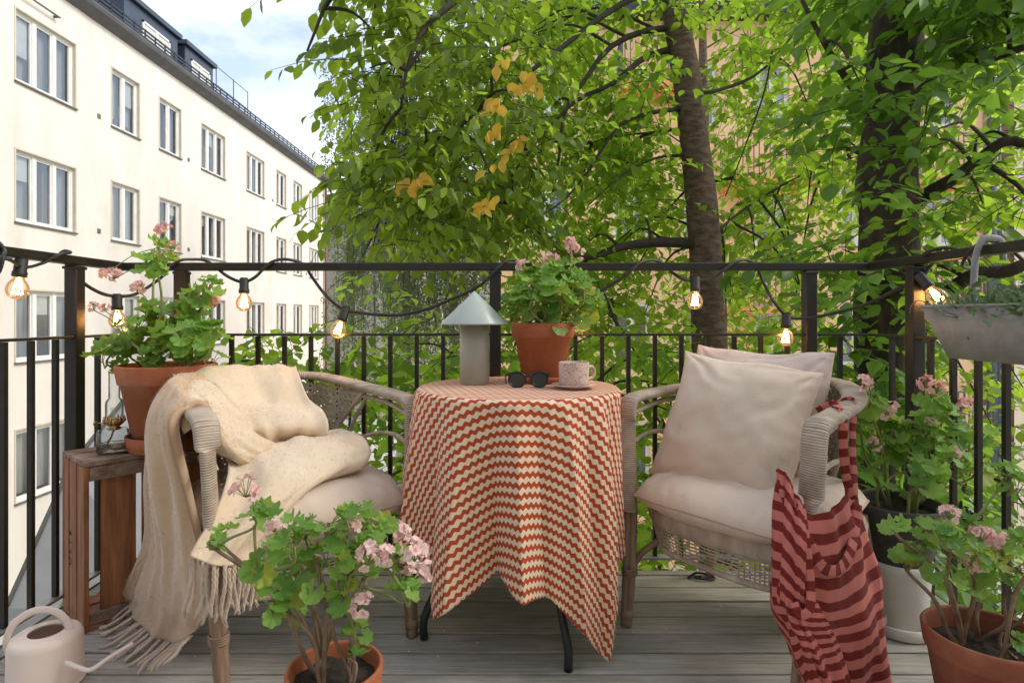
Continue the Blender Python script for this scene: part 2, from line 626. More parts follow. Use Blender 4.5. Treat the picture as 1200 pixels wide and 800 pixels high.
def window(parent, fr, u0, u1, z0, z1, lights, curtain=.5, fm='wframe', detail=True, sill=True):
    """casement: outer frame + mullions; sub-parts pane, curtain, sill, moulding"""
    mb = MB()
    n0, n1 = -.13, -.07
    t = .055
    fr.box(mb, u0, u1, z0, z0 + t, n0, n1); fr.box(mb, u0, u1, z1 - t, z1, n0, n1)
    fr.box(mb, u0, u0 + t, z0 + t, z1 - t, n0, n1); fr.box(mb, u1 - t, u1, z0 + t, z1 - t, n0, n1)
    wd = (u1 - u0) / lights
    for k in range(1, lights):
        c = u0 + wd * k
        fr.box(mb, c - .05, c + .05, z0 + t, z1 - t, n0 + .001, n1 + .012)
    for k in range(lights):                              # the sash of each light
        a, b = u0 + wd * k + (.05 if k else t), u0 + wd * (k + 1) - (.05 if k < lights - 1 else t)
        s = .035
        fr.box(mb, a, b, z0 + t, z0 + t + s, n0 + .01, n1 - .012); fr.box(mb, a, b, z1 - t - s, z1 - t, n0 + .01, n1 - .012)
        fr.box(mb, a, a + s, z0 + t + s, z1 - t - s, n0 + .01, n1 - .012); fr.box(mb, b - s, b, z0 + t + s, z1 - t - s, n0 + .01, n1 - .012)
    wn = build('window', mb, M[fm], parent, smooth=False)
    mb = MB(); fr.quad(mb, u0 + .03, u1 - .03, z0 + .03, z1 - .03, -.112)
    build('pane', mb, M['pane'], wn, smooth=False)
    mb = MB()
    gap = (u1 - u0)
    if curtain > 0:
        nu = 40
        for a, b in ((u0, u0 + gap * curtain / 2), (u1 - gap * curtain / 2, u1)):
            gg = [[fr.p(a + (b - a) * j / nu, zz, -.26 + .018 * math.sin(j * 1.9 + 3 * a)) for j in range(nu + 1)] for zz in (z0 + .1, z1)]
            mb.grid(gg)
    fr.quad(mb, u0 - .2, u1 + .2, z0 - .2, z1 + .2, -.62)
    build('curtain', mb, M[random.choice(['curtain', 'curtain', 'curtain_blue', 'curtain_warm'])] if curtain > .25 else M['room'], wn)
    if detail and random.random() < .4:                   # a blind let part of the way down
        mb = MB(); d_ = random.uniform(.2, .6) * (z1 - z0); k_ = random.randrange(lights)
        fr.box(mb, u0 + wd * k_ + .07, u0 + wd * (k_ + 1) - .07, z1 - d_, z1 - .08, -.165, -.155)
        build('blind', mb, M['wframe'], wn, smooth=False)
    if detail and random.random() < .35:                  # things on the window board
        mb = MB()
        for q_ in range(random.randint(1, 3)):
            uu_ = random.uniform(u0 + .2, u1 - .2); h_ = random.uniform(.12, .32); w_ = random.uniform(.04, .10)
            fr.box(mb, uu_ - w_, uu_ + w_, z0 + .05, z0 + .05 + h_, -.24, -.18)
        build('window_ornament', mb, M['room' if random.random() < .5 else 'reveal'], wn, smooth=False)
    if sill:
        mb = MB()
        fr.box(mb, u0 - .04, u1 + .04, z0 - .035, z0 - .003, -.15, .045)
        build('sill', mb, M['sill'], wn, smooth=False)
    if detail:
        mb = MB()
        fr.box(mb, u0 - .035, u0 + .003, z0, z1, -.05, .012); fr.box(mb, u1 - .003, u1 + .035, z0, z1, -.05, .012)
        fr.box(mb, u0 - .035, u1 + .035, z1 + .001, z1 + .035, -.05, .014)
        build('moulding', mb, M['reveal'], wn, smooth=False)
    return wn


# --- the long cream block on the left
BX = -10.0
fr = Frame((BX, 0, H), (0, 1, 0), (1, 0, 0))
block = thing('apartment_building', 'long cream apartment block on the left with rows of white windows and black dormers', 'building', (BX, 20, GZ))
cols = [(8.3, 9.9, 3), (11.86, 13.48, 3), (14.71, 15.79, 2), (16.7, 17.78, 2), (18.96, 20.5, 3), (22.2, 23.75, 3), (25.0, 26.05, 2), (26.95, 28.0, 2), (29.05, 30.4, 3)]
rows = [6.2 - 2.84 * k for k in range(4)]
holes = [(a, b, t - 1.46, t) for a, b, _ in cols for t in rows]
build('facade_wall', wall(fr, 4, 31.4, GZ - H, 7.08, holes), M['cream'], block, smooth=False)
for i, (a, b, nl) in enumerate(cols):
    for j, t in enumerate(rows):
        window(block, fr, a, b, t - 1.46, t, nl, random.choice([.6, .8, 1.0, 1.0]) if j else random.choice([.8, 1.0, .95]))
mb = MB()
for z, u in ((4.82, 14.25), (4.82, 18.2), (2.05, 14.25), (2.05, 18.2), (4.82, 24.6), (2.05, 24.6), (-.75, 14.25), (-.75, 18.2), (-.75, 24.6), (4.82, 28.6), (2.05, 28.6)):
    fr.box(mb, u - .055, u + .055, z - .055, z + .055, -.02, .012)
build('wall_vent', mb, M['sill'], block, smooth=False)
# eaves: curved soffit gutter, roof slope, snow rail
mb = MB()
prof = [(0, 7.06), (.07, 7.08), (.18, 7.13), (.26, 7.21), (.29, 7.29), (.28, 7.33), (.15, 7.33)]
for (n0, z0), (n1, z1) in zip(prof, prof[1:]):
    mb.add([fr.p(4, z0, n0), fr.p(31.7, z0, n0), fr.p(31.7, z1, n1), fr.p(4, z1, n1)], [(0, 1, 2, 3)])
mb.add([fr.p(31.7, z, n) for n, z in prof], [tuple(range(len(prof)))])
build('eaves_gutter', mb, M['soffit'], block, smooth=False)
mb = MB()
mb.add([fr.p(4, 7.32, .27), fr.p(31.7, 7.32, .27), fr.p(31.7, 9.6, -3.6), fr.p(4, 9.6, -3.6), fr.p(31.7, 9.6, -9), fr.p(4, 9.6, -9), fr.p(31.7, 7.05, 0), fr.p(31.7, 7.05, -9)],
       [(0, 1, 2, 3), (3, 2, 4, 5), (1, 6, 7, 4, 2)])
build('roof', mb, M['roof'], block, smooth=False)
mb = MB()
for z in (7.40, 7.50, 7.60):
    mb.bar(fr.p(4, z, .22), fr.p(31.6, z, .22), .03, .045)
u = 4.0
while u < 31.6:
    mb.bar(fr.p(u, 7.30, .22), fr.p(u, 7.63, .22), .03, .03, up=(0, 1, 0)); u += .45
build('snow_rail', mb, M['roof'], block, smooth=False)
# fine safety rail on the roof edge
mb = MB()
for u in (20.9, 22.2, 23.4):
    mb.bar(fr.p(u, 7.5, -.5), fr.p(u, 8.9, -.5), .025, .025, up=(0, 1, 0))
for z in (8.2, 8.86):
    mb.bar(fr.p(20.9, z, -.5), fr.p(23.4, z, -.5), .02, .02)
build('roof_guard', mb, M['soffit'], block, smooth=False)
for u0, u1, wu0, wu1 in ((12.9, 13.6, 0, 0), (15.95, 18.55, 16.75, 18.1), (18.95, 20.75, 19.3, 20.5)):
    mb = MB()
    fr.box(mb, u0, u1, 7.25, 8.72, -3.0, -.55)
    fr.box(mb, u0 - .08, u1 + .08, 8.722, 8.86, -3.0, -.42)
    fr.box(mb, u0 + .02, u1 - .02, 7.9, 8.70, -.55, -.53)
    dm = build('dormer', mb, M['dormer'], block, smooth=False)
    if wu1:
        mb = MB()
        z0, z1, n = 7.80, 8.42, -.50
        for q in ((wu0, wu1, z0, z0 + .06), (wu0, wu1, z1 - .06, z1), (wu0, wu0 + .07, z0, z1), (wu1 - .07, wu1, z0, z1),
                  ((wu0 + wu1) / 2 - .05, (wu0 + wu1) / 2 + .05, z0 + .061, z1 - .061)):
            fr.box(mb, q[0], q[1], q[2], q[3], -.54, n)
        build('dormer_window', mb, M['wframe'], dm, smooth=False)
        mb = MB(); fr.quad(mb, wu0, wu1, z0, z1, -.524)
        build('dormer_pane', mb, M['curtain'], dm, smooth=False)
# a thin pole bracket high on the wall
mb = MB()
mb.bar(fr.p(11.0, 6.55, .10), fr.p(12.9, 6.52, .10), .03, .03)
mb.bar(fr.p(12.85, 6.52, 0), fr.p(12.85, 6.52, .10), .04, .04)
build('wall_bracket', mb, M['soffit'], block, smooth=False)
mb = MB()
mb.tube([fr.p(31.25, 7.05, .12), fr.p(31.25, GZ - H, .12)], .07, 8)
build('downpipe', mb, M['brownpipe'], block)

# --- pale house at the end of the courtyard
fr = Frame((0, 34, H), (1, 0, 0), (0, -1, 0))
far = thing('apartment_building', 'pale far apartment house closing the courtyard behind the weeping birch', 'building', (-5, 34, GZ))
holes = [(u, u + 1.1, t - 1.46, t) for u in (-9.6, -7.2, -4.6, -2.0) for t in rows[1:]]
build('facade_wall', wall(fr, -11.5, 0, GZ - H, 5.0, holes), M['cream2'], far, smooth=False)
for h in holes: window(far, fr, *h, 2, .6, detail=False)
mb = MB()
mb.add([fr.p(-11.6, 4.95, .4), fr.p(.1, 4.95, .4), fr.p(.1, 7, -4), fr.p(-11.6, 7, -4)], [(0, 1, 2, 3)])
build('roof', mb, M['roof'], far, smooth=False)
mb = MB(); mb.tube([fr.p(-7.9, 5, .1), fr.p(-7.9, GZ - H, .1)], .06, 8)
build('downpipe', mb, M['pipe'], far)

# --- the orange block behind the trees and its cream neighbour
OY = 14.0
fr = Frame((0, OY, H), (1, 0, 0), (0, -1, 0))
ora = thing('apartment_building', 'orange apartment block seen through the leaves behind the two tree trunks', 'building', (5, OY, GZ))
sx = lambda px: (px - 600) * OY / F
orows = [6.0 - 2.84 * k for k in range(4)]
ocol = [(622, 662), (718, 762), (800, 840), (884, 925), (985, 1025), (1082, 1122)]
holes = [(sx(a), sx(b), t - 1.5, t) for a, b in ocol for t in orows]
build('facade_wall', wall(fr, sx(585), sx(1152), GZ - H, 7.0, holes), M['orange'], ora, smooth=False)
for h in holes: window(ora, fr, *h, 2, random.choice([.3, .8]), detail=False)
mb = MB()
fr.box(mb, sx(580), sx(1152), 7.0, 7.25, -7, .45)
mb.add([fr.p(sx(580), 7.25, .45), fr.p(sx(1152), 7.25, .45), fr.p(sx(1152), 8.6, -3.5), fr.p(sx(580), 8.6, -3.5)], [(0, 1, 2, 3)])
build('roof', mb, M['roof'], ora, smooth=False)
for a, b, z in ((842, 932, 3.05), (842, 932, .21), (842, 932, -2.63), (1040, 1128, 3.05), (1040, 1128, .21), (1040, 1128, -2.63), (720, 790, 5.2)):
    u0, u1 = sx(a), sx(b)
    mb = MB()
    fr.box(mb, u0, u1, z - .16, z, .002, 1.1)
    bl = build('balcony', mb, M['orange2'], ora, smooth=False)
    mb = MB()
    for uu in np.arange(u0 + .05, u1, .12):
        mb.bar(fr.p(uu, z, 1.05), fr.p(uu, z + .95, 1.05), .018, .018, up=(0, 1, 0))
    mb.bar(fr.p(u0, z + .96, 1.05), fr.p(u1, z + .96, 1.05), .04, .03)
    for uu in (u0 + .02, u1 - .02):
        mb.bar(fr.p(uu, z + .96, 0), fr.p(uu, z + .96, 1.05), .04, .03)
        for nn in np.arange(.1, 1.0, .12):
            mb.bar(fr.p(uu, z, nn), fr.p(uu, z + .95, nn), .018, .018, up=(0, 1, 0))
    build('balcony_rail', mb, M['pipe'], bl, smooth=False)
mb = MB()
mb.tube([fr.p(sx(1158), 7.2, .12), fr.p(sx(1158), GZ - H, .12)], .10, 10)
mb.tube([fr.p(sx(1166), 7.2, .10), fr.p(sx(1166), GZ - H, .10)], .06, 10)
build('downpipe', mb, M['pipe'], ora)
fr2 = Frame((0, OY - .3, H), (1, 0, 0), (0, -1, 0))
nb = thing('apartment_building', 'plain ochre cream house wall at the far right beside the grey downpipe', 'building', (14, OY, GZ))
holes = [(sx(1262), sx(1302), t - 1.5, t) for t in orows]
build('facade_wall', wall(fr2, sx(1176), sx(1500), GZ - H, 7.4, holes), M['ochre_wall'], nb, smooth=False)
for h in holes: window(nb, fr2, *h, 2, .5, detail=False)

# --- low grey lean-to roof in the courtyard, lower left
shed = thing('shed', 'grey sheet roofed lean to shed below the balcony at the lower left', 'shed', (-6, 8, GZ))
A = [P(8, 712, 7.5), P(82, 548, 8.2), P(160, 452, 9.2), P(215, 445, 9.6), P(225, 660, 7.6), P(210, 720, 7.4)]
mb = MB()
mb.add(A, [(0, 5, 4, 3, 2, 1)])
lo = [Vector((q.x, q.y, GZ)) for q in A]
mb.add(A + lo, [(i, (i + 1) % 6, (i + 1) % 6 + 6, i + 6) for i in range(6)])
build('shed_roof', mb, M['greysheet'], shed, smooth=False)
mb = MB()
for a, b in zip(A[:3], A[1:3]):
    mb.bar(a + Vector((0, 0, .02)), b + Vector((0, 0, .02)), .05, .04)
build('roof_edge', mb, M['soffit'], shed, smooth=False)
# ------------------------------------------------------------------ trees
def bark(name, c1, c2, scale=14):
    return mat(name, c1, c2, rough=.9, scale=scale, bump=1, bscale=16, stretch=(1, 1, .45), detail=10, lo=.3, hi=.7)


M['bark'] = bark('brown bark', (.030, .019, .013), (.135, .085, .058), 9)
M['bark_dark'] = bark('dark bark', (.022, .014, .010), (.095, .065, .046))
M['twig'] = mat('dark twig', (.03, .022, .016), (.06, .045, .034), rough=.85, scale=30)
M['leaf_near'] = leaf_mat('near leaf', (.045, .095, .012), (.12, .18, .02), (.44, .60, .045), .57, gloss=.4, rough=.4)
M['leaf_mid'] = leaf_mat('bright leaf', (.055, .125, .014), (.12, .22, .025), (.50, .72, .055), .64)
M['leaf_dark'] = leaf_mat('deep green leaf', (.035, .10, .022), (.085, .17, .03), (.32, .54, .05), .54, gloss=.6, rough=.35)
M['leaf_yellow'] = leaf_mat('yellow autumn leaf', (.66, .38, .04), (.78, .52, .08), (.92, .60, .08), .5)
M['leaf_birch'] = leaf_mat('grey green birch leaf', (.085, .13, .05), (.15, .20, .085), (.36, .46, .18), .5)
M['leaf_ivy'] = leaf_mat('ivy leaf', (.02, .07, .03), (.07, .14, .07), (.10, .2, .05), .3, gloss=.6, rough=.3)

LEAF_V = [(0, 0, 0), (.16, .20, .03), (.45, .33, .055), (.76, .21, .03), (1, 0, -.10), (.16, -.20, .03), (.45, -.33, .055), (.76, -.21, .03), (.42, 0, -.01), (.74, 0, -.03)]
LEAF_F = [(0, 8, 2, 1), (8, 9, 3, 2), (9, 4, 3), (0, 5, 6, 8), (8, 6, 7, 9), (9, 7, 4)]


JR = np.random.default_rng(99)


class Crown:
    def __init__(s, hang=(-.75, .15)):
        s.p, s.d, s.n, s.s, s.tw = [], [], [], [], []
        s.hang = hang

    def spray(s, start, d, L, size, nl, rng, flat=.45):
        start = np.array(start, float)
        d = nrm(np.array(d, float))
        droop = rng.uniform(.15, .45) * L
        side = nrm(np.cross(d, (0, 0, 1)) + 1e-6)
        pts = [start + d * L * t + side * (.06 * L * math.sin(3 * t)) - np.array((0, 0, droop * t * t)) for t in (0, .33, .66, 1)]
        s.tw.append(pts)
        for k in range(nl):
            t = (k + .6) / nl
            i = min(int(t * 3), 2); u = t * 3 - i
            p = pts[i] * (1 - u) + pts[i + 1] * u
            sg = 1 if k % 2 else -1
            ld = d * rng.uniform(.35, .9) + side * sg * rng.uniform(.6, 1.0) + np.array((0, 0, rng.uniform(*s.hang)))
            if k >= nl - 1: ld = d + np.array((0, 0, -.4 + s.hang[0] * .5))
            ld = nrm(ld)
            up = np.array((0, 0, 1.0)) + rng.normal(0, flat, 3)
            s.p.append(p + ld * .015); s.d.append(ld); s.n.append(up); s.s.append(size * rng.uniform(.6, 1.15))

    def cluster(s, c, r, n, size, rng, nl=9, L=(.3, .55), bias=(0, 0, -.15), flat=.45):
        c = np.array(c, float)
        for _ in range(n):
            a = rng.uniform(0, 2 * math.pi)
            d = np.array((math.cos(a), math.sin(a), rng.uniform(-.5, .35))) + np.array(bias)
            s.spray(c + rng.normal(0, r, 3), d, rng.uniform(*L), size, nl, rng, flat)

    def leaves(s, name, m, parent, jit=None):
        p, d, n = np.array(s.p), nrm(np.array(s.d)), np.array(s.n)
        y = nrm(np.cross(n, d)); z = np.cross(d, y)
        o = scatter(name, LEAF_V, LEAF_F, p, d, y, z, np.array(s.s)[:, None] * np.stack([np.ones(len(p)), JR.uniform(.75, 1.2, len(p)), JR.normal(1.2, 1.3, len(p))], 1), m, parent)
        return o

    def twigs(s, mb, r=.0035):
        for pts in s.tw:
            mb.tube(pts, [r, r * .8, r * .6, r * .35], 3, cap=False)


def limb(mb, pts, r0, r1, n=8, k=14):
    c = crom(pts, k)
    rr = [r0 + (r1 - r0) * (i / (k - 1)) ** .8 for i in range(k)]
    mb.tube(c, rr, n)
    return c


def trunk_tube(mb, pts, radii, n=18, k=60, rough=.06, seed=0):
    c = crom(pts, k)
    rr = np.interp(np.linspace(0, 1, k), np.linspace(0, 1, len(radii)), radii)
    vs, fs = [], []
    for i in range(k):
        for j in range(n):
            a = 2 * math.pi * j / n
            q = Vector((math.cos(a), math.sin(a), c[i][2] * 1.4 + seed))
            r = rr[i] * (1 + rough * 2 * (noise.noise(q * 1.7) + .5 * noise.noise(q * 4.1)))
            vs.append((c[i][0] + r * math.cos(a), c[i][1] + r * math.sin(a), c[i][2]))
    for i in range(k - 1):
        for j in range(n):
            j2 = (j + 1) % n
            fs.append((i * n + j, i * n + j2, (i + 1) * n + j2, (i + 1) * n + j))
    mb.add(vs, fs)
    return c


def regions(cr, specs, rng, anchors, wood):
    """fill boxes of the crown with leaf clusters; every other cluster gets its own branch from the nearest limb"""
    for (x0, x1, y0, y1, d0, d1, n, ns, size, rad) in specs:
        for _ in range(n):
            d = rng.uniform(d0, d1)
            c = np.array(P(rng.uniform(x0, x1), rng.uniform(y0, y1), d))
            cr.cluster(c, rad, ns, size, rng)
            if anchors is not None and rng.random() < .3:
                a = anchors[np.argmin(np.linalg.norm(anchors - c, axis=1) + rng.uniform(0, .6, len(anchors)))]
                mid = (a + c) / 2 + np.array((0, 0, .18 * np.linalg.norm(a - c)))
                wood.tube(crom([a, mid, c], 9), list(np.linspace(.014, .004, 9)), 5, cap=False)


# --- tree with the slim brown trunk, right of the middle
rng = np.random.default_rng(5)
DT = 4.6
M['bark'] = mat('banded brown bark', (.060, .038, .026), (.19, .12, .08), rough=.85, scale=13, bump=.6, bscale=14, stretch=(1, 1, 2.6), detail=10, lo=.36, hi=.66)
t1 = thing('leafy_tree', 'leafy tree with the slim brown trunk leaning left behind the middle of the railing', 'tree', (1.7, DT, GZ))
mb = MB()
T1P = [(1.72, DT + .1, GZ), P(842, 640, DT), P(836, 470, DT), P(830, 370, DT), P(823, 250, DT), P(808, 120, DT), P(790, 0, DT), P(770, -130, DT), P(755, -300, DT)]
trunk = trunk_tube(mb, T1P, [.16, .15, .135, .125, .118, .11, .10, .085, .06], seed=3)
build('trunk', mb, M['bark'], t1)
wood = MB()
anch = [trunk[30:]]
br1 = [
    ([P(832, 288, DT), P(790, 284, DT - .05), P(740, 287, DT - .1), P(700, 300, DT - .2), P(660, 330, DT - .3), P(630, 372, DT - .4)], .05, .014),
    ([P(715, 294, DT - .18), P(690, 302, DT - .3), P(655, 292, DT - .4), P(620, 262, DT - .5)], .02, .006),
    ([P(700, 330, DT - .2), P(712, 352, DT - .25), P(722, 378, DT - .3), P(735, 400, DT - .3)], .010, .004),
    ([P(785, 33, DT), P(750, 38, DT - .1), P(712, 58, DT - .2), P(685, 95, DT - .3), P(662, 130, DT - .4), P(655, 185, DT - .5), P(648, 225, DT - .5)], .028, .008),
    ([P(788, 58, DT), P(755, 68, DT - .1), P(715, 100, DT - .3), P(675, 118, DT - .4), P(630, 165, DT - .5), P(600, 205, DT - .6)], .03, .006),
    ([P(800, 128, DT), P(765, 132, DT - .2), P(725, 148, DT - .3), P(690, 200, DT - .4), P(660, 235, DT - .5), P(620, 262, DT - .6)], .02, .005),
    ([P(803, 150, DT), P(770, 155, DT + .1), P(720, 160, DT + .1), P(670, 175, DT)], .014, .004),
    ([P(808, 182, DT), P(770, 185, DT - .1), P(730, 205, DT - .3), P(690, 240, DT - .4)], .014, .004),
    ([P(780, -20, DT), P(720, 10, DT - .3), P(640, 70, DT - .6), P(560, 130, DT - .9), P(500, 190, DT - 1.0)], .03, .006),
    ([P(775, -70, DT), P(690, -60, DT - .5), P(590, -30, DT - .9), P(510, 20, DT - 1.2), P(480, 70, DT - 1.3), P(470, 125, DT - 1.3)], .04, .006),
    ([P(775, -90, DT), P(640, -110, DT - .6), P(500, -80, DT - 1.1), P(400, -20, DT - 1.3), P(360, 60, DT - 1.3)], .045, .006),
    ([P(812, 110, DT), P(845, 105, DT + .2), P(890, 85, DT + .4), P(930, 40, DT + .6), P(960, -10, DT + .8)], .02, .006),
    ([P(905, 60, DT + .4), P(895, 110, DT + .4), P(870, 180, DT + .3), P(850, 230, DT + .3)], .01, .004),
    ([P(835, 275, DT), P(880, 240, DT + .3), P(950, 200, DT + .4), P(1010, 182, DT + .5)], .014, .005),
]
for pts, r0, r1 in br1:
    anch.append(limb(wood, pts, r0, r1))
anch = np.vstack(anch)
cr, cm = Crown((-1.7, -.2)), Crown((-1.1, .1))
regions(cr, [   # px range, py range, depth range, clusters, sprays, leaf length, spread
    (450, 600, -70, 150, 3.1, 4.3, 22, 7, .088, .16),
    (450, 620, 100, 250, 3.2, 4.4, 20, 7, .085, .16),
    (470, 560, 235, 275, 3.3, 3.9, 5, 5, .10, .11),
    (425, 470, -80, 40, 3.0, 3.6, 7, 5, .11, .10),
    (430, 470, 40, 110, 3.2, 3.6, 4, 4, .105, .08),
    (435, 480, 120, 260, 3.2, 3.8, 7, 4, .105, .10),
    (410, 430, 215, 250, 3.3, 3.6, 2, 3, .10, .06),
    (550, 640, 170, 262, 3.4, 4.4, 7, 6, .10, .14),
], rng, anch, wood)
regions(cm, [
    (560, 780, -90, 250, 4.2, 5.8, 58, 7, .095, .2),
    (600, 790, 120, 330, 4.6, 6.2, 36, 7, .095, .2),
    (840, 1010, -60, 300, 5.0, 6.6, 60, 7, .10, .22),
    (480, 640, -60, 120, 4.4, 6.0, 18, 7, .10, .2),
    (840, 980, 280, 420, 4.8, 6.4, 16, 6, .10, .2),
    (640, 800, 290, 430, 5.2, 6.6, 16, 6, .10, .2),
], rng, anch, wood)
cr.twigs(wood); cm.twigs(wood)
build('branches', wood, M['twig'], t1)
cr.leaves('crown', M['leaf_near'], t1)
cm.leaves('crown', M['leaf_mid'], t1)
cy = Crown()
for px, py, n in ((597, 72, 2), (607, 85, 2), (622, 85, 2), (592, 100, 2), (612, 100, 2), (577, 120, 4), (592, 118, 2), (612, 162, 6), (590, 148, 2),
                  (575, 236, 4), (588, 232, 2), (590, 192, 2), (494, 212, 3), (485, 210, 1), (505, 206, 2)):
    cy.spray(P(px, py - 6, 3.05 + rng.uniform(-.12, .12)), (rng.uniform(-1, 1), rng.uniform(-.6, .2), -.3), .10, .072, n + 2, rng, .6)
    for k in range(len(cy.n) - n - 2, len(cy.n)):
        cy.n[k] = np.array((rng.normal(0, .4), -1, rng.normal(.3, .4))); cy.d[k] = np.array((rng.normal(0, .6), -.1, -1))
cy.leaves('yellow_leaves', M['leaf_yellow'], t1)

# --- tree with the thick dark trunk at the right
DT2 = 3.9
t2 = thing('leafy_tree', 'leafy tree with the thick dark trunk near the right corner of the railing', 'tree', (2.55, DT2, GZ))
mb = MB()
T2P = [P(1040, 1400, DT2), P(1036, 700, DT2), P(1036, 500, DT2), P(1036, 400, DT2), P(1038, 300, DT2), P(1040, 180, DT2), P(1048, 60, DT2), P(1052, -60, DT2), P(1058, -250, DT2)]
trunk = trunk_tube(mb, T2P, [.21, .19, .175, .17, .165, .165, .16, .15, .12], rough=.12, seed=9)
build('trunk', mb, M['bark_dark'], t2)
wood = MB()
anch = [trunk[25:]]
br2 = [
    ([P(1058, 110, DT2), P(1085, 102, DT2 - .1), P(1120, 82, DT2 - .3), P(1165, 68, DT2 - .5), P(1215, 50, DT2 - .7)], .04, .02),
    ([P(1060, 140, DT2), P(1078, 112, DT2 + .1), P(1110, 60, DT2 + .3), P(1150, 10, DT2 + .5)], .03, .012),
    ([P(1055, 250, DT2), P(1090, 225, DT2 - .1), P(1120, 208, DT2 - .3), P(1150, 185, DT2 - .4), P(1180, 165, DT2 - .5), P(1220, 175, DT2 - .6)], .05, .024),
    ([P(1020, 130, DT2), P(990, 90, DT2 - .2), P(960, 40, DT2 - .4), P(930, -20, DT2 - .5)], .03, .01),
    ([P(1150, 188, DT2 - .4), P(1190, 215, DT2 - .5), P(1230, 260, DT2 - .6)], .02, .008),
    ([P(1055, 372, DT2), P(1100, 350, DT2 - .3), P(1140, 322, DT2 - .6), P(1180, 318, DT2 - .8), P(1220, 300, DT2 - 1)], .05, .03),
]
for pts, r0, r1 in br2:
    anch.append(limb(wood, pts, r0, r1))
anch = np.vstack(anch)
cr, cd = Crown(), Crown()
regions(cd, [
    (985, 1130, -80, 45, 2.9, 3.7, 11, 6, .12, .12),
    (1000, 1060, 70, 130, 3.0, 3.5, 3, 6, .125, .09),
    (1110, 1240, -60, 60, 2.8, 3.6, 12, 6, .12, .14),
    (1000, 1090, 200, 270, 3.2, 3.7, 3, 4, .105, .10),
    (1080, 1160, 120, 190, 3.2, 3.8, 4, 5, .105, .12),
    (1015, 1065, 300, 345, 3.3, 3.6, 2, 4, .12, .07),
    (950, 1010, 270, 380, 3.0, 3.8, 5, 4, .11, .12),
], rng, anch, wood)
regions(cr, [
    (900, 1230, -60, 260, 4.6, 6.4, 34, 7, .105, .22),
    (1120, 1260, 190, 330, 3.2, 4.4, 9, 6, .10, .16),
    (1060, 1240, 330, 520, 3.6, 5.2, 16, 5, .10, .18),
], rng, anch, wood)
k = 0
while k < 170:                                            # unseen clusters above and to the right, added to keep sun off the balcony
    q = np.array((rng.uniform(.6, 8), rng.uniform(-.8, 7), rng.uniform(2.2, 8.5)))
    if q[1] > .3 and 600 + q[0] * F / q[1] < 1260 and HZ - (q[2] - H) * F / q[1] > -70: continue
    if q[0] < 2.1 and q[1] < 3.4: continue
    if q[0] < 2.3 and q[2] < 3.4: continue
    cr.cluster(q, .25, 6, .12, rng); k += 1
cr.twigs(wood); cd.twigs(wood)
build('branches', wood, M['bark_dark'], t2)
cd.leaves('crown', M['leaf_dark'], t2)
cr.leaves('crown', M['leaf_mid'], t2)


# --- young bushy trees whose tops show through the railing
def bush(name, label, x, d, zt, specs, m, seed, cat='bush', leafm=None):
    rg = np.random.default_rng(seed)
    t = thing(name, label, cat, (x, d, GZ), group='bushes below the railing')
    mb = MB()
    st = []
    for k in range(5):
        a = rg.uniform(0, 6.28)
        st.append(limb(mb, [(x + .1 * math.cos(a), d + .1 * math.sin(a), GZ), (x + .25 * math.cos(a), d + .25 * math.sin(a), GZ + 2.4),
                            (x + .7 * math.cos(a), d + .5 * math.sin(a), (zt + GZ) / 2 + 1.2), (x + 1.1 * math.cos(a), d + .6 * math.sin(a), zt)], .04, .008, 6))
    an = np.vstack(st)
    c = Crown()
    regions(c, specs, rg, an, mb)
    c.twigs(mb, .003)
    build('branches', mb, M['twig'], t)
    c.leaves('leaves', m, t)
    return t


bush('bushy_shrub', 'bright leafy bush behind the railing beside the woven back of the blanket chair', -1.2, 4.2, .5, [
    (268, 330, 425, 480, 3.4, 4.2, 6, 5, .11, .12),
    (330, 560, 420, 640, 3.4, 4.8, 42, 6, .115, .18),
    (420, 600, 385, 470, 3.8, 5.0, 16, 6, .105, .18),
    (240, 600, 600, 760, 3.4, 4.8, 22, 6, .11, .2),
], M['leaf_mid'], 21)
bush('bushy_shrub', 'lower leafy bush behind the railing to the right of the table', 1.0, 4.4, .3, [
    (580, 720, 320, 420, 4.4, 5.6, 14, 5, .10, .18),
    (600, 800, 420, 540, 3.6, 5.0, 16, 5, .10, .16),
    (580, 860, 560, 720, 3.4, 4.6, 26, 6, .11, .2),
    (730, 830, 390, 430, 3.3, 3.8, 4, 4, .11, .08),
    (840, 960, 420, 520, 3.6, 4.8, 8, 5, .105, .16),
], M['leaf_mid'], 22)
bush('bushy_shrub', 'dark leafy bush behind the railing at the right corner', 2.4, 3.6, .2, [
    (940, 1050, 380, 560, 2.9, 3.6, 14, 5, .125, .12),
    (1000, 1100, 520, 700, 2.9, 3.8, 16, 5, .12, .16),
    (1100, 1240, 540, 700, 3.2, 4.4, 14, 6, .09, .16),
], M['leaf_dark'], 23)

# --- trees farther off in the courtyard: a bright mass behind the trunks
rng = np.random.default_rng(77)
t3 = thing('leafy_tree', 'bright green tree farther off in front of the orange block', 'tree', (3.2, 9.5, GZ))
mb = MB()
tr = trunk_tube(mb, [(3.2, 9.5, GZ), (3.2, 9.5, -1), (3.1, 9.4, 2), (3.0, 9.3, 6)], [.16, .14, .11, .05], seed=5)
build('trunk', mb, M['bark'], t3)
wood = MB(); c = Crown()
regions(c, [(560, 1000, -80, 260, 7.5, 10.5, 60, 7, .11, .3), (600, 900, 240, 400, 8, 10, 16, 6, .11, .3), (1000, 1240, -60, 140, 7.5, 10, 18, 6, .11, .3)], rng, tr[15:], wood)
c.twigs(wood); build('branches', wood, M['twig'], t3)
c.leaves('crown', M['leaf_mid'], t3)

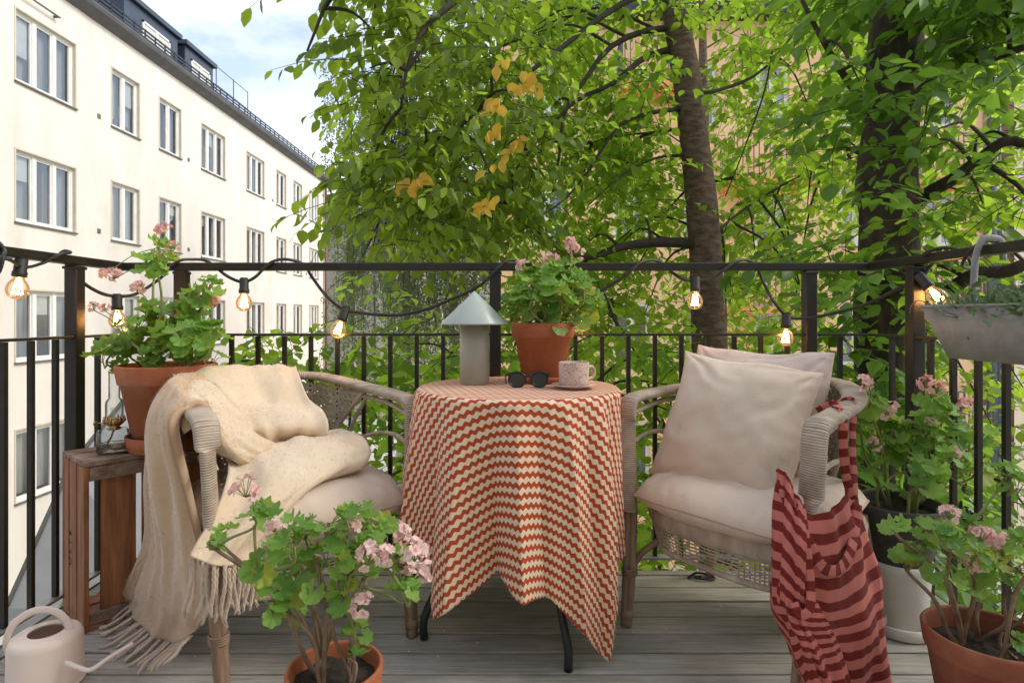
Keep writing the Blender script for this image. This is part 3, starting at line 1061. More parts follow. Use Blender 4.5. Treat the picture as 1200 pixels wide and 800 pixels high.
# --- weeping birch hanging in front of the far house
rng = np.random.default_rng(31)
bt = thing('birch_tree', 'weeping birch with thin hanging grey green twigs in front of the far house', 'tree', (-3.2, 17, GZ))
mb = MB()
btr = trunk_tube(mb, [(-3.2, 17, GZ), (-3.1, 17, 0), (-3.2, 17, 5), (-3.0, 17, 10)], [.2, .17, .12, .04], seed=2)
build('trunk', mb, mat('birch bark', (.25, .24, .22), (.5, .48, .45), rough=.8, scale=4, stretch=(1, 1, 3)), bt)
wood = MB()
bp, bd, bn, bs = [], [], [], []
for k in range(430):
    x, y = rng.uniform(-4.9, -.4), rng.uniform(15.2, 18.4)
    z = rng.uniform(1.5, 8.0); L = rng.uniform(1.2, 3.4)
    if k % 4 == 0:
        wood.tube(crom([btr[rng.integers(35, 59)], (x * .6 - 1.2, (y + 17) / 2, z + 1), (x, y, z)], 8), list(np.linspace(.03, .008, 8)), 4, cap=False)
    sw = rng.normal(0, .12, 2)
    pts = [(x + sw[0] * t, y + sw[1] * t, z - L * t) for t in (0, .3, .6, 1)]
    wood.tube(pts, .004, 3, cap=False)
    n = int(L * 55)
    for _ in range(n):
        t = rng.random()
        bp.append((x + sw[0] * t + rng.normal(0, .07), y + sw[1] * t + rng.normal(0, .07), z - L * t))
        bd.append((rng.normal(), rng.normal(), -1.2)); bn.append(rng.normal(0, 1, 3)); bs.append(rng.uniform(.05, .085))
build('branches', wood, M['twig'], bt)
bp, bd, bn = np.array(bp), nrm(np.array(bd)), np.array(bn)
by = nrm(np.cross(bn, bd))
scatter('crown', LEAF_V, LEAF_F, bp, bd, by, np.cross(bd, by), np.array(bs), M['leaf_birch'], bt)

# --- ivy climbing by the cream wall, low at the right, and ground plants
rng = np.random.default_rng(41)
iv = thing('ivy', 'glossy ivy mass low behind the right side railing', 'ivy', (4.8, 5.6, GZ))
n = 2600
ip = np.array([P(rng.uniform(1075, 1215), 0, 1)] * n)
px = rng.uniform(1075, 1165, n); d = rng.uniform(5.6, 6.4, n); py = 560 + 220 * rng.random(n) ** .8 + (px - 1075) * .15
ip = np.stack([(px - 600) * d / F, d, H - (py - HZ) * d / F], 1)
idr = nrm(rng.normal(0, .6, (n, 3)) + np.array((0, -.3, -1))); inn = rng.normal(0, .35, (n, 3)) + np.array((0, -1, .5))
iy = nrm(np.cross(inn, idr))
scatter('leaves', LEAF_V, LEAF_F, ip, idr, iy, np.cross(idr, iy), rng.uniform(.06, .11, n)[:, None] * np.array((1, 1.3, 1)), M['leaf_ivy'], iv)
mb = MB()
for k in range(14):
    a = P(1080 + 6 * k, 780, 6.4); b = P(1080 + 6.2 * k + rng.uniform(-8, 8), 570, 6.4)
    mb.tube(crom([(a.x, a.y, GZ), a, (a + b) / 2 + Vector((.05, 0, 0)), b], 10), .012, 5)
build('stems', mb, M['twig'], iv)

mb = MB()
gc = Crown()
for k in range(900):
    gc.spray((rng.uniform(-7, 9), rng.uniform(4, 13.2), GZ + rng.uniform(.1, .5)), (rng.normal(), rng.normal(), .5), .35, .12, 6, rng, .5)
o = gc.leaves('ground_cover', M['leaf_mid'], None)
tag(o, 'low green ground cover growing on the courtyard ground', 'ground cover', kind='stuff')
# ------------------------------------------------------------------ materials of the furnishings
def wicker_material():
    m = mat('weathered wicker', (.35, .27, .205), (.51, .415, .33), rough=.7, scale=14)
    nt = m.node_tree; b = nt.nodes['Principled BSDF']
    src = b.inputs['Base Color'].links[0].from_socket
    uv = N(nt, 'ShaderNodeUVMap', uv_map='UVMap')
    nz = N(nt, 'ShaderNodeTexNoise', i_Scale=30); nt.links.new(uv.outputs[0], nz.inputs['Vector'])
    sp = N(nt, 'ShaderNodeSeparateXYZ'); nt.links.new(uv.outputs[0], sp.inputs[0])
    ma = N(nt, 'ShaderNodeMath', operation='MULTIPLY_ADD', i_1=.004); nt.links.new(nz.outputs['Fac'], ma.inputs[0]); nt.links.new(sp.outputs[1], ma.inputs[2])
    dv = N(nt, 'ShaderNodeMath', operation='DIVIDE', i_1=.0062); nt.links.new(ma.outputs[0], dv.inputs[0])
    fr_ = N(nt, 'ShaderNodeMath', operation='FRACT'); nt.links.new(dv.outputs[0], fr_.inputs[0])
    lt = N(nt, 'ShaderNodeMath', operation='LESS_THAN', i_1=.24); nt.links.new(fr_.outputs[0], lt.inputs[0])
    mx = N(nt, 'ShaderNodeMix', data_type='RGBA', blend_type='MULTIPLY'); mx.inputs['B'].default_value = (.42, .36, .31, 1)
    nt.links.new(lt.outputs[0], mx.inputs['Factor']); nt.links.new(src, mx.inputs['A'])
    nt.links.new(mx.outputs['Result'], b.inputs['Base Color'])
    return m


M['wicker'] = wicker_material()
M['cane'] = mat('aged cane', (.34, .265, .205), (.52, .43, .35), rough=.7, scale=22, stretch=(1, 1, .4))
M['leg_cane'] = mat('brown cane leg', (.16, .095, .055), (.33, .22, .15), rough=.6, scale=16, stretch=(1, 1, .2), bump=.2)
M['linen'] = mat('beige linen', (.60, .475, .375), (.67, .545, .445), rough=.95, scale=5, bump=.2, bscale=300, sheen=.2)
M['linen_pink'] = mat('pink beige linen', (.55, .43, .38), (.62, .50, .45), rough=.95, scale=5, bump=.35, bscale=300, sheen=.2)
M['piping'] = mat('linen piping', (.48, .35, .28), (.54, .41, .33), rough=.9, scale=20)
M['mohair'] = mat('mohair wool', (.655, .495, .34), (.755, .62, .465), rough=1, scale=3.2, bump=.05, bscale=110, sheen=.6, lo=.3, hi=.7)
M['mohair_shaded'] = mat('shaded mohair wool', (.48, .305, .175), (.60, .43, .28), rough=1, scale=3.2, bump=.05, bscale=110, sheen=.5, lo=.3, hi=.7)  # shade and warm light on the outer drape, put into the wool colour
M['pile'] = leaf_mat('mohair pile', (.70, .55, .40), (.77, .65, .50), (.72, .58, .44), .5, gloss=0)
M['pile_shaded'] = leaf_mat('shaded mohair pile', (.51, .34, .20), (.60, .43, .28), (.54, .38, .24), .5, gloss=0)  # fibres of the outer drape, same shade painted in
M['fringe'] = mat('wool fringe', (.50, .37, .28), (.62, .49, .39), rough=1, scale=12, sheen=.5)
M['terracotta'] = mat('terracotta', (.31, .085, .030), (.42, .135, .055), rough=.8, scale=7, bump=.15, bscale=80, lo=.3, hi=.75, bloom=((.47, .25, .15), 9, .52, .95))
M['terracotta_dark'] = mat('old terracotta', (.22, .060, .028), (.32, .095, .045), rough=.8, scale=7, bump=.15, bscale=80, bloom=((.36, .17, .10), 8, .50, .9))
M['soil'] = mat('potting soil', (.012, .009, .007), (.05, .035, .025), rough=1, scale=40, bump=1, bscale=70)
M['stem_green'] = mat('green stem', (.16, .20, .05), (.26, .27, .09), rough=.6, scale=25)
M['stem_wood'] = mat('woody stem', (.15, .095, .06), (.28, .19, .125), rough=.8, scale=30, bump=.3)
M['ger_leaf'] = leaf_mat('geranium leaf', (.085, .22, .035), (.24, .40, .085), (.42, .66, .09), .42, gloss=.4, rough=.5)
M['ger_leaf2'] = leaf_mat('yellowing geranium leaf', (.16, .24, .035), (.34, .40, .06), (.5, .56, .07), .42, gloss=.35, rough=.5)
M['petal'] = leaf_mat('pale pink petal', (.84, .46, .45), (.90, .66, .62), (.95, .6, .56), .35, gloss=.1)
M['petal_coral'] = leaf_mat('coral petal', (.86, .42, .37), (.92, .60, .52), (.95, .55, .48), .35, gloss=.1)
M['petal_pale'] = leaf_mat('blush petal', (.91, .58, .54), (.95, .76, .72), (.96, .70, .65), .35, gloss=.1)
M['sage'] = mat('sage lamp paint', (.30, .295, .245), (.33, .32, .27), rough=.38, scale=3)
M['sage_shade'] = mat('pale sage shade', (.38, .42, .39), (.42, .455, .425), rough=.32, scale=3)
M['black_leg'] = mat('black table leg', (.012, .013, .014), (.022, .022, .022), rough=.35, scale=10)
M['blush'] = mat('blush enamel', (.79, .64, .56), (.83, .69, .61), rough=.3, scale=2)
M['dark_in'] = mat('dark hole', (.16, .17, .15), (.2, .21, .18), rough=.6, scale=3)
M['crate'] = mat('brown crate wood', (.22, .075, .028), (.50, .21, .09), rough=.7, scale=6, stretch=(6, 6, .6), bump=.35, bscale=40, island=.22, detail=8)
M['crate_top'] = mat('worn crate wood', (.18, .105, .068), (.34, .235, .175), rough=.75, scale=7, stretch=(1, 5, 5), bump=.35, bscale=40, island=.15, detail=8)
M['clear'] = glass_mat('clear lamp glass', (.93, .95, .95), refl=.06)
M['brass'] = mat('brass', (.50, .33, .13), (.62, .44, .2), rough=.35, scale=30, metal=1)
M['grey_pot'] = mat('dark grey clay', (.055, .05, .045), (.10, .092, .083), rough=.8, scale=6, bump=.2)
M['white_pot'] = mat('white glazed clay', (.66, .62, .58), (.74, .70, .66), rough=.35, scale=4)
M['zinc'] = mat('mottled zinc', (.30, .295, .285), (.40, .395, .385), rough=.55, scale=16, metal=.15, bump=.1, bscale=40, detail=8)
M['cable'] = mat('black rubber cable', (.012, .011, .010), (.028, .025, .022), rough=.55, scale=30)
M['shades_frame'] = mat('black acetate', (.006, .006, .006), (.012, .011, .010), rough=.25, scale=10)
M['shades_lens'] = mat('dark lens', (.012, .012, .013), (.018, .018, .019), rough=.06, scale=3, spec=.7)
M['bulb'] = glass_mat('bulb glass', (1, .88, .70), refl=.05, glow=(1, .50, .16, .055))
M['filament'] = emit_mat('glowing filament', (1, .52, .18), 60)
M['grass_leaf'] = leaf_mat('grey green frond', (.08, .14, .07), (.20, .28, .15), (.2, .3, .1), .3)
M['dry_leaf'] = leaf_mat('dry stalk', (.16, .10, .07), (.30, .22, .16), (.2, .14, .08), .2)


def speckle(name, base, spot, scale=90, thr=.3, rough=.6):
    m = mat(name, base[0], base[1], rough=rough, scale=20)
    nt = m.node_tree; b = nt.nodes['Principled BSDF']
    src = b.inputs['Base Color'].links[0].from_socket
    tc = N(nt, 'ShaderNodeTexCoord')
    vo = N(nt, 'ShaderNodeTexVoronoi', i_Scale=scale); nt.links.new(tc.outputs['Object'], vo.inputs['Vector'])
    no = N(nt, 'ShaderNodeTexNoise', i_Scale=scale * .35); nt.links.new(tc.outputs['Object'], no.inputs['Vector'])
    mul = N(nt, 'ShaderNodeMath', operation='MULTIPLY', i_1=thr * 2); nt.links.new(no.outputs['Fac'], mul.inputs[0])
    lt = N(nt, 'ShaderNodeMath', operation='LESS_THAN'); nt.links.new(vo.outputs['Distance'], lt.inputs[0]); nt.links.new(mul.outputs[0], lt.inputs[1])
    mx = N(nt, 'ShaderNodeMix', data_type='RGBA'); mx.inputs['B'].default_value = rgba(spot)
    nt.links.new(lt.outputs[0], mx.inputs['Factor']); nt.links.new(src, mx.inputs['A'])
    nt.links.new(mx.outputs['Result'], b.inputs['Base Color'])
    return m


M['speckled'] = speckle('speckled stoneware', ((.50, .36, .30), (.62, .47, .40)), (.22, .12, .09), 160, .27)
M['zinc'] = speckle('spotted zinc', ((.22, .218, .213), (.29, .287, .28)), (.09, .085, .08), 26, .11, .5)


def wave_material(name, base, ink, period, wl, amp, duty=.46, sheen=.12):
    """rows of wavy bands across the cloth, from the cloth's own flat coordinates"""
    m, nt, b, out = new_mat(name)
    L = nt.links
    uv = N(nt, 'ShaderNodeUVMap', uv_map='UVMap')
    sp = N(nt, 'ShaderNodeSeparateXYZ'); L.new(uv.outputs[0], sp.inputs[0])
    def mth(op, a_, b_=None, c_=None):
        n_ = N(nt, 'ShaderNodeMath', operation=op)
        for k_, q_ in enumerate((a_, b_, c_)):
            if q_ is None: continue
            if isinstance(q_, (int, float)): n_.inputs[k_].default_value = q_
            else: L.new(q_, n_.inputs[k_])
        return n_.outputs[0]
    row = mth('ROUND', mth('DIVIDE', sp.outputs[1], period))
    sn = mth('SINE', mth('MULTIPLY_ADD', sp.outputs[0], 2 * math.pi / wl, mth('MULTIPLY', row, math.pi * .62)))   # every row half a wave on
    dist = mth('ABSOLUTE', mth('SUBTRACT', mth('MULTIPLY_ADD', row, -period, sp.outputs[1]), mth('MULTIPLY', sn, amp)))
    lt = N(nt, 'ShaderNodeMath', operation='LESS_THAN', i_1=period * duty / 2); L.new(dist, lt.inputs[0])
    mx = N(nt, 'ShaderNodeMix', data_type='RGBA')
    nz = N(nt, 'ShaderNodeTexNoise', i_Scale=7); L.new(uv.outputs[0], nz.inputs['Vector'])
    a = N(nt, 'ShaderNodeMix', data_type='RGBA'); a.inputs['A'].default_value = rgba(base); a.inputs['B'].default_value = rgba([q * .93 for q in base])
    c = N(nt, 'ShaderNodeMix', data_type='RGBA'); c.inputs['A'].default_value = rgba(ink); c.inputs['B'].default_value = rgba([q * .85 for q in ink])
    L.new(nz.outputs['Fac'], a.inputs['Factor']); L.new(nz.outputs['Fac'], c.inputs['Factor'])
    L.new(lt.outputs[0], mx.inputs['Factor']); L.new(a.outputs['Result'], mx.inputs['A']); L.new(c.outputs['Result'], mx.inputs['B'])
    L.new(mx.outputs['Result'], b.inputs['Base Color'])
    b.inputs['Roughness'].default_value = .85
    b.inputs['Specular IOR Level'].default_value = .3
    b.inputs['Sheen Weight'].default_value = sheen
    n2 = N(nt, 'ShaderNodeTexNoise', i_Scale=380, i_Detail=2); L.new(uv.outputs[0], n2.inputs['Vector'])
    bp = N(nt, 'ShaderNodeBump', i_Strength=.2, i_Distance=.002); L.new(n2.outputs['Fac'], bp.inputs['Height']); L.new(bp.outputs[0], b.inputs['Normal'])
    return m


M['tablecloth'] = wave_material('wavy striped cotton', (.76, .585, .42), (.44, .062, .012), .0272, .0250, .0036, .50)
M['apron'] = wave_material('red and rose striped cotton', (.50, .15, .125), (.17, .014, .010), .044, 2.0, .002, .5, .03)


# ------------------------------------------------------------------ round table and its cloth
TX, TY, TZT, TR = .02, 1.90, .742, .322
tb = thing('round_table', 'small round table with thin black legs under the wavy striped cloth', 'table', (TX, TY, 0))
mb = MB(); mb.lathe([(0, .715), (TR - .012, .715), (TR - .006, .72), (TR - .006, .733), (TR - .012, .738), (0, .738)], (TX, TY, 0), 48)
build('tabletop', mb, M['black_leg'], tb)
for lx, ly in ((-.264, 1.77), (.154, 1.613), (.304, 2.05), (-.12, 2.19)):
    dx, dy = (lx - TX), (ly - TY)
    mb = MB()
    pts = crom([(TX + dx * .70, TY + dy * .70, .716), (TX + dx * .74, TY + dy * .74, .45), (TX + dx * .80, TY + dy * .80, .22), (TX + dx * .90, TY + dy * .90, .13), (lx, ly, .06), (lx, ly, 0)], 26)
    mb.tube(pts, list(np.linspace(.011, .0125, 26)), 12)
    build('leg', mb, M['black_leg'], tb)

hem = [(-180, .36, .34), (-166, .335, .39), (-145, .27, .355), (-123, .172, .395), (-113, .225, .352), (-101, .279, .325), (-91, .236, .362), (-76, .222, .362), (-62, .12, .335),
       (-49, .022, .392), (-40, .225, .326), (-23, .235, .328), (-8, .31, .318), (20, .24, .345), (45, .14, .33), (70, .26, .36), (95, .20, .33), (120, .26, .365), (140, .08, .36), (160, .2, .33), (180, .36, .34)]
hth = np.radians([h[0] for h in hem]); hz = np.array([h[1] for h in hem]); hr = np.array([h[2] for h in hem])


def hint(th, arr, smooth=True):
    th = (th + math.pi) % (2 * math.pi) - math.pi
    i = int(min(np.searchsorted(hth, th, side='right') - 1, len(hth) - 2)); i = max(i, 0)
    u = (th - hth[i]) / (hth[i + 1] - hth[i])
    if smooth: u = u * u * (3 - 2 * u) * .65 + u * .35
    return arr[i] * (1 - u) + arr[i + 1] * u


FOLDS = [(-2.06, .030, .10, .02), (-1.80, -.022, .09, .03), (-1.60, .024, .07, .10), (-1.42, -.018, .10, .10), (-1.17, .030, .08, .12), (-.97, -.020, .10, .12), (-.78, .024, .06, .05), (-.55, -.016, .08, 0), (-.35, .008, .06, 0), (-2.35, -.02, .10, 0), (-2.65, .026, .10, 0), (.6, .03, .1, 0), (1.1, -.02, .1, 0), (1.6, .03, .1, 0), (2.2, .03, .1, 0), (2.8, .02, .1, 0)]
NA, g, uvs = 520, [], []
radial = list(np.linspace(.0, TR - .012, 10)) + [TR - .006]
zt = .7425
for r in radial:
    g.append([(TX + r * math.cos(a), TY + r * math.sin(a), zt + .0012 * noise.noise(Vector((r * 9 * math.cos(a), r * 9 * math.sin(a), 2)))) for a in np.linspace(-math.pi, math.pi, NA, endpoint=False)])
    uvs.append([(r * math.cos(a), r * math.sin(a)) for a in np.linspace(-math.pi, math.pi, NA, endpoint=False)])
NV = 70
for k in range(1, NV + 1):
    t = k / NV
    row, ru = [], []
    for a in np.linspace(-math.pi, math.pi, NA, endpoint=False):
        zb, rb = hint(a, hz, False), hint(a, hr)
        z = zt - .003 - (zt - zb) * t
        drop = zt - z
        r = TR + .003 * min(1, drop / .01) + (rb - TR) * (min(1, drop / .55) ** .85)
        for a0, A_, w_, dr in FOLDS:
            dd_ = abs((a - a0 - dr * drop + math.pi) % (2 * math.pi) - math.pi)
            r += 1.9 * A_ * math.exp(-dd_ / w_) * min(1, drop / .5) ** .7 * min(1, drop / .03)
        r += (.006 * noise.noise(Vector((a * 5, drop * 3.5, 4))) + .0025 * noise.noise(Vector((a * 14, drop * 9, 8)))) * min(1, drop / .12)
        r += .0022 * math.sin(a * 46 + 2 * math.sin(a * 5)) * math.exp(-drop / .045)
        row.append((TX + r * math.cos(a), TY + r * math.sin(a), z))
        s = TR + drop * 1.02
        ru.append((s * math.cos(a), s * math.sin(a)))
    g.append(row); uvs.append(ru)
mb = MB(); mb.grid(g, uvs, closed=True)
tc_ = build('tablecloth', mb, M['tablecloth'], None, solid=.0012)
tag(tc_, 'pale cloth with wavy rust red stripes draped over the round table', 'tablecloth')


# ------------------------------------------------------------------ wicker armchairs
def wrapped(mb, pts, w, h, ridge=.0062, n=14, amp=.0013):
    """flat cane bundle wound with fine cane: an elliptic tube with a ridge per turn"""
    c = crom(pts, 60)
    seg = np.linalg.norm(np.diff(c, axis=0), axis=1)
    tot = seg.sum(); k = int(tot / (ridge / 4)); s = np.concatenate([[0], np.cumsum(seg)])
    q = np.stack([np.interp(np.linspace(0, tot, k), s, c[:, i]) for i in range(3)], 1)
    ww = np.interp(np.linspace(0, 1, k), np.linspace(0, 1, len(w)), w) if hasattr(w, '__len__') else np.full(k, w)
    vs, fs, uvs = [], [], []
    last = Vector((1, 0, 0))
    for i in range(k):
        t = Vector(q[min(i + 1, k - 1)] - q[max(i - 1, 0)]).normalized()
        sd = t.cross(Vector((0, 0, 1)))
        if sd.length < .06: sd = last
        sd = sd.normalized()
        if sd.dot(last) < 0: sd = -sd
        sd = (last * .8 + sd * .2).normalized(); sd = (sd - t * sd.dot(t)).normalized(); last = sd
        nn = sd.cross(t)
        e = amp if i % 4 in (1, 2) else 0
        e += .0005 * noise.noise(Vector((i * .11, 1, 2)))
        for j in range(n):
            a = 2 * math.pi * j / n
            cx = math.copysign(abs(math.cos(a)) ** .7, math.cos(a)); sy = math.copysign(abs(math.sin(a)) ** .7, math.sin(a))
            vs.append(Vector(q[i]) + sd * (cx * (ww[i] + e)) + nn * (sy * (h + e)))
            uvs.append((j / n * .09, i * ridge / 4))
    for i in range(k - 1):
        for j in range(n):
            j2 = (j + 1) % n
            fs.append((i * n + j, i * n + j2, (i + 1) * n + j2, (i + 1) * n + j))
    fs.append(tuple(range(n - 1, -1, -1))); fs.append(tuple((k - 1) * n + j for j in range(n)))
    o = mb.add(vs, fs)
    for k_, q_ in enumerate(uvs): mb.uv[o + k_] = q_


def seat_ring(a, z, grow=0):
    """seat outline, front at -y, square-ish"""
    c, s = math.cos(a), math.sin(a)
    e = .62
    return Vector(((.275 + grow) * math.copysign(abs(c) ** e, c), (.245 + grow) * math.copysign(abs(s) ** e, s) - .005, z))


def back_pt(a, t):
    zt_ = .757 - .028 * math.sin(a) ** 2
    return Vector(((.235 + .022 * t) * math.sin(a), (.235 + .055 * t) * math.cos(a), .37 + t * (zt_ - .012 - .37)))


def amax(t):
    return math.radians(36 + 50 * t ** 1.6)


def make_chair(label, loc, rz):
    c = thing('wicker_armchair', label, 'armchair', loc, rz, 'wicker armchairs')
    for sx_ in (-1, 1):
        # front leg: three canes bound together
        mb = MB()
        for k in range(3):
            o = Vector((.011 * math.cos(k * 2.1), .011 * math.sin(k * 2.1), 0))
            mb.tube(crom([Vector((sx_ * .262, -.292, 0)) + o * .5, Vector((sx_ * .268, -.272, .13)) + o * .9, Vector((sx_ * .276, -.25, .36)) + o], 12), .0125, 9)
        mb.tube(crom([(sx_ * .264, -.289, .025), (sx_ * .2645, -.286, .05)], 3), .02, 12)
        for k in range(4):
            mb.tube([(sx_ * .268 + .023 * math.cos(q), -.268 + .023 * math.sin(q), .155 + k * .006) for q in np.linspace(0, 6.28, 12, endpoint=False)], .0032, 5, closed=True)
        build('leg', mb, M['leg_cane'], c, world=False)
        mb = MB()
        mb.tube(crom([(sx_ * .285, .215, 0), (sx_ * .262, .205, .18), (sx_ * .235, .20, .37)], 10), list(np.linspace(.014, .018, 10)), 10)
        for k in range(4):
            mb.tube([(sx_ * .2775 + .018 * math.cos(q), .212 + .018 * math.sin(q), .06 + k * .006) for q in np.linspace(0, 6.28, 12, endpoint=False)], .003, 5, closed=True)
        build('leg', mb, M['leg_cane'], c, world=False)
        mb = MB()
        mb.tube(crom([(sx_ * .268, -.27, .15), (sx_ * .245, -.23, .22), (sx_ * .17, -.14, .30)], 10), .010, 8)
        build('brace', mb, M['leg_cane'], c, world=False)
        mb = MB()
        mb.tube(crom([(sx_ * .268, .205, .14), (sx_ * .23, .16, .22), (sx_ * .15, .10, .30)], 10), .010, 8)
        build('brace', mb, M['leg_cane'], c, world=False)
    # horseshoe rail with both front posts
    mb = MB()
    L_ = [(-.276, -.268, .35), (-.284, -.262, .48), (-.290, -.258, .60), (-.291, -.252, .672), (-.292, -.222, .703), (-.288, -.12, .712), (-.266, .04, .722), (-.232, .155, .735), (-.172, .24, .75), (-.09, .285, .757)]
    path = L_ + [(0, .295, .759)] + [(-x, y, z) for x, y, z in L_[::-1]]
    wrapped(mb, path, [.030, .031, .032, .033, .034, .034, .034, .033, .032, .031, .030], .0125)
    # second cane under the arms
    mb.tube(crom([(-.288, -.23, .655), (-.280, -.1, .682), (-.260, .04, .692), (-.226, .15, .705)], 16), .008, 7)
    mb.tube(crom([(.288, -.23, .655), (.280, -.1, .682), (.260, .04, .692), (.226, .15, .705)], 16), .008, 7)
    build('arm_rail', mb, M['wicker'], c, world=False)
    # woven back
    mb = MB()
    Rr = .28

    def line(fn, s0, s1, r, step=.012):
        run = []
        for s in np.arange(s0, s1, step):
            a, t = fn(s)
            if 0 <= t <= 1 and abs(a) <= amax(max(0, min(1, t))):
                off = Vector((math.sin(a), math.cos(a), 0)) * (.0015 * math.sin(s * 260))
                run.append(back_pt(a, t) + off)
            else:
                if len(run) > 1: mb.tube(run, r, 4, cap=False)
                run = []
        if len(run) > 1: mb.tube(run, r, 4, cap=False)
    hh = .38
    p = .0235
    for k in range(1, int(hh / p)):
        for e in (-.0022, .0022):
            t = (k * p + e) / hh
            line(lambda s, t=t: (s / Rr, t), -.45, .45, .0030)
    for sg in (-1, 1):
        for k in range(-32, 33):
            for e in (-.0022, .0022):
                c0 = k * p * 1.155 + e
                line(lambda s, c0=c0, sg=sg: ((c0 + sg * s * .5) / Rr, s * .866 / hh), 0, .45, .0028)
    for a in (-1, -.16, -.12, .12, .16, 1):
        pts = []
        for t in np.linspace(0, 1, 12):
            pts.append(back_pt(a * amax(t) * .98, t) + Vector((0, -.004, 0)))
        mb.tube(pts, .0045 if abs(a) < .95 else .009, 6)
    build('woven_back', mb, M['cane'], c, world=False)
    # side arches between post and back
    mb = MB()
    for s in (-1, 1):
        mb.tube(crom([(s * .284, -.245, .56), (s * .282, -.14, .585), (s * .262, .0, .565), (s * .225, .12, .50), (s * .19, .175, .40)], 18), .0075, 7)
        mb.tube(crom([(s * .262, .03, .69), (s * .248, .10, .60), (s * .215, .155, .47)], 12), .0065, 7)
    build('side_arch', mb, M['cane'], c, world=False)
    # seat: woven disc and its rims
    mb = MB()
    rg = [[seat_ring(a, .372, -.02) * 1 for a in np.linspace(0, 2 * math.pi, 48, endpoint=False)]]
    for f in (.66, .33, .02):
        rg.append([Vector((q.x * f, q.y * f, .372)) for q in rg[0]])
    mb.grid(rg, closed=True)
    mb.tube([seat_ring(a, .372) for a in np.linspace(0, 2 * math.pi, 64, endpoint=False)], .013, 8, closed=True)
    build('seat', mb, M['wicker'], c, world=False)
    # apron: dense wound band above an open square weave
    mb = MB()
    n = 230
    band = []
    for z, gr in ((.372, .012), (.362, .014), (.335, .012), (.322, .006)):
        band.append([seat_ring(2 * math.pi * j / n, z, gr + (.0014 if j % 2 else 0)) for j in range(n)])
    mb.grid(band, closed=True)
    for z in (.318, .308, .297, .286, .275, .264, .253):
        gr = .004 - (.318 - z) * .25
        mb.tube([seat_ring(a, z, gr + .0012 * math.sin(40 * a)) for a in np.linspace(0, 2 * math.pi, 90, endpoint=False)], .0026, 4, closed=True)
    for j in range(120):
        a = 2 * math.pi * j / 120
        mb.tube([seat_ring(a, .324, .004), seat_ring(a, .287, -.005), seat_ring(a, .25, -.013)], .0023, 4, cap=False)
    mb.tube([seat_ring(a, .244, -.013) for a in np.linspace(0, 2 * math.pi, 64, endpoint=False)], .0085, 7, closed=True)
    build('woven_apron', mb, M['cane'], c, world=False)
    return c


RC = make_chair('grey wicker armchair to the right of the table holding large linen cushions', (.75, 1.83, 0), math.radians(-50.2))
LC = copy_tree(RC)
LC.location = (-.69, 1.85, 0); LC.rotation_euler = (0, 0, math.radians(38.4))
LC['label'] = 'grey wicker armchair to the left of the table with the wool throw over it'
for ch in LC.children:                                    # slight differences of wear between the two
    pass
MR = Matrix.Translation((.75, 1.83, 0)) @ Matrix.Rotation(math.radians(-50.2), 4, 'Z')
ML = Matrix.Translation((-.69, 1.85, 0)) @ Matrix.Rotation(math.radians(38.4), 4, 'Z')


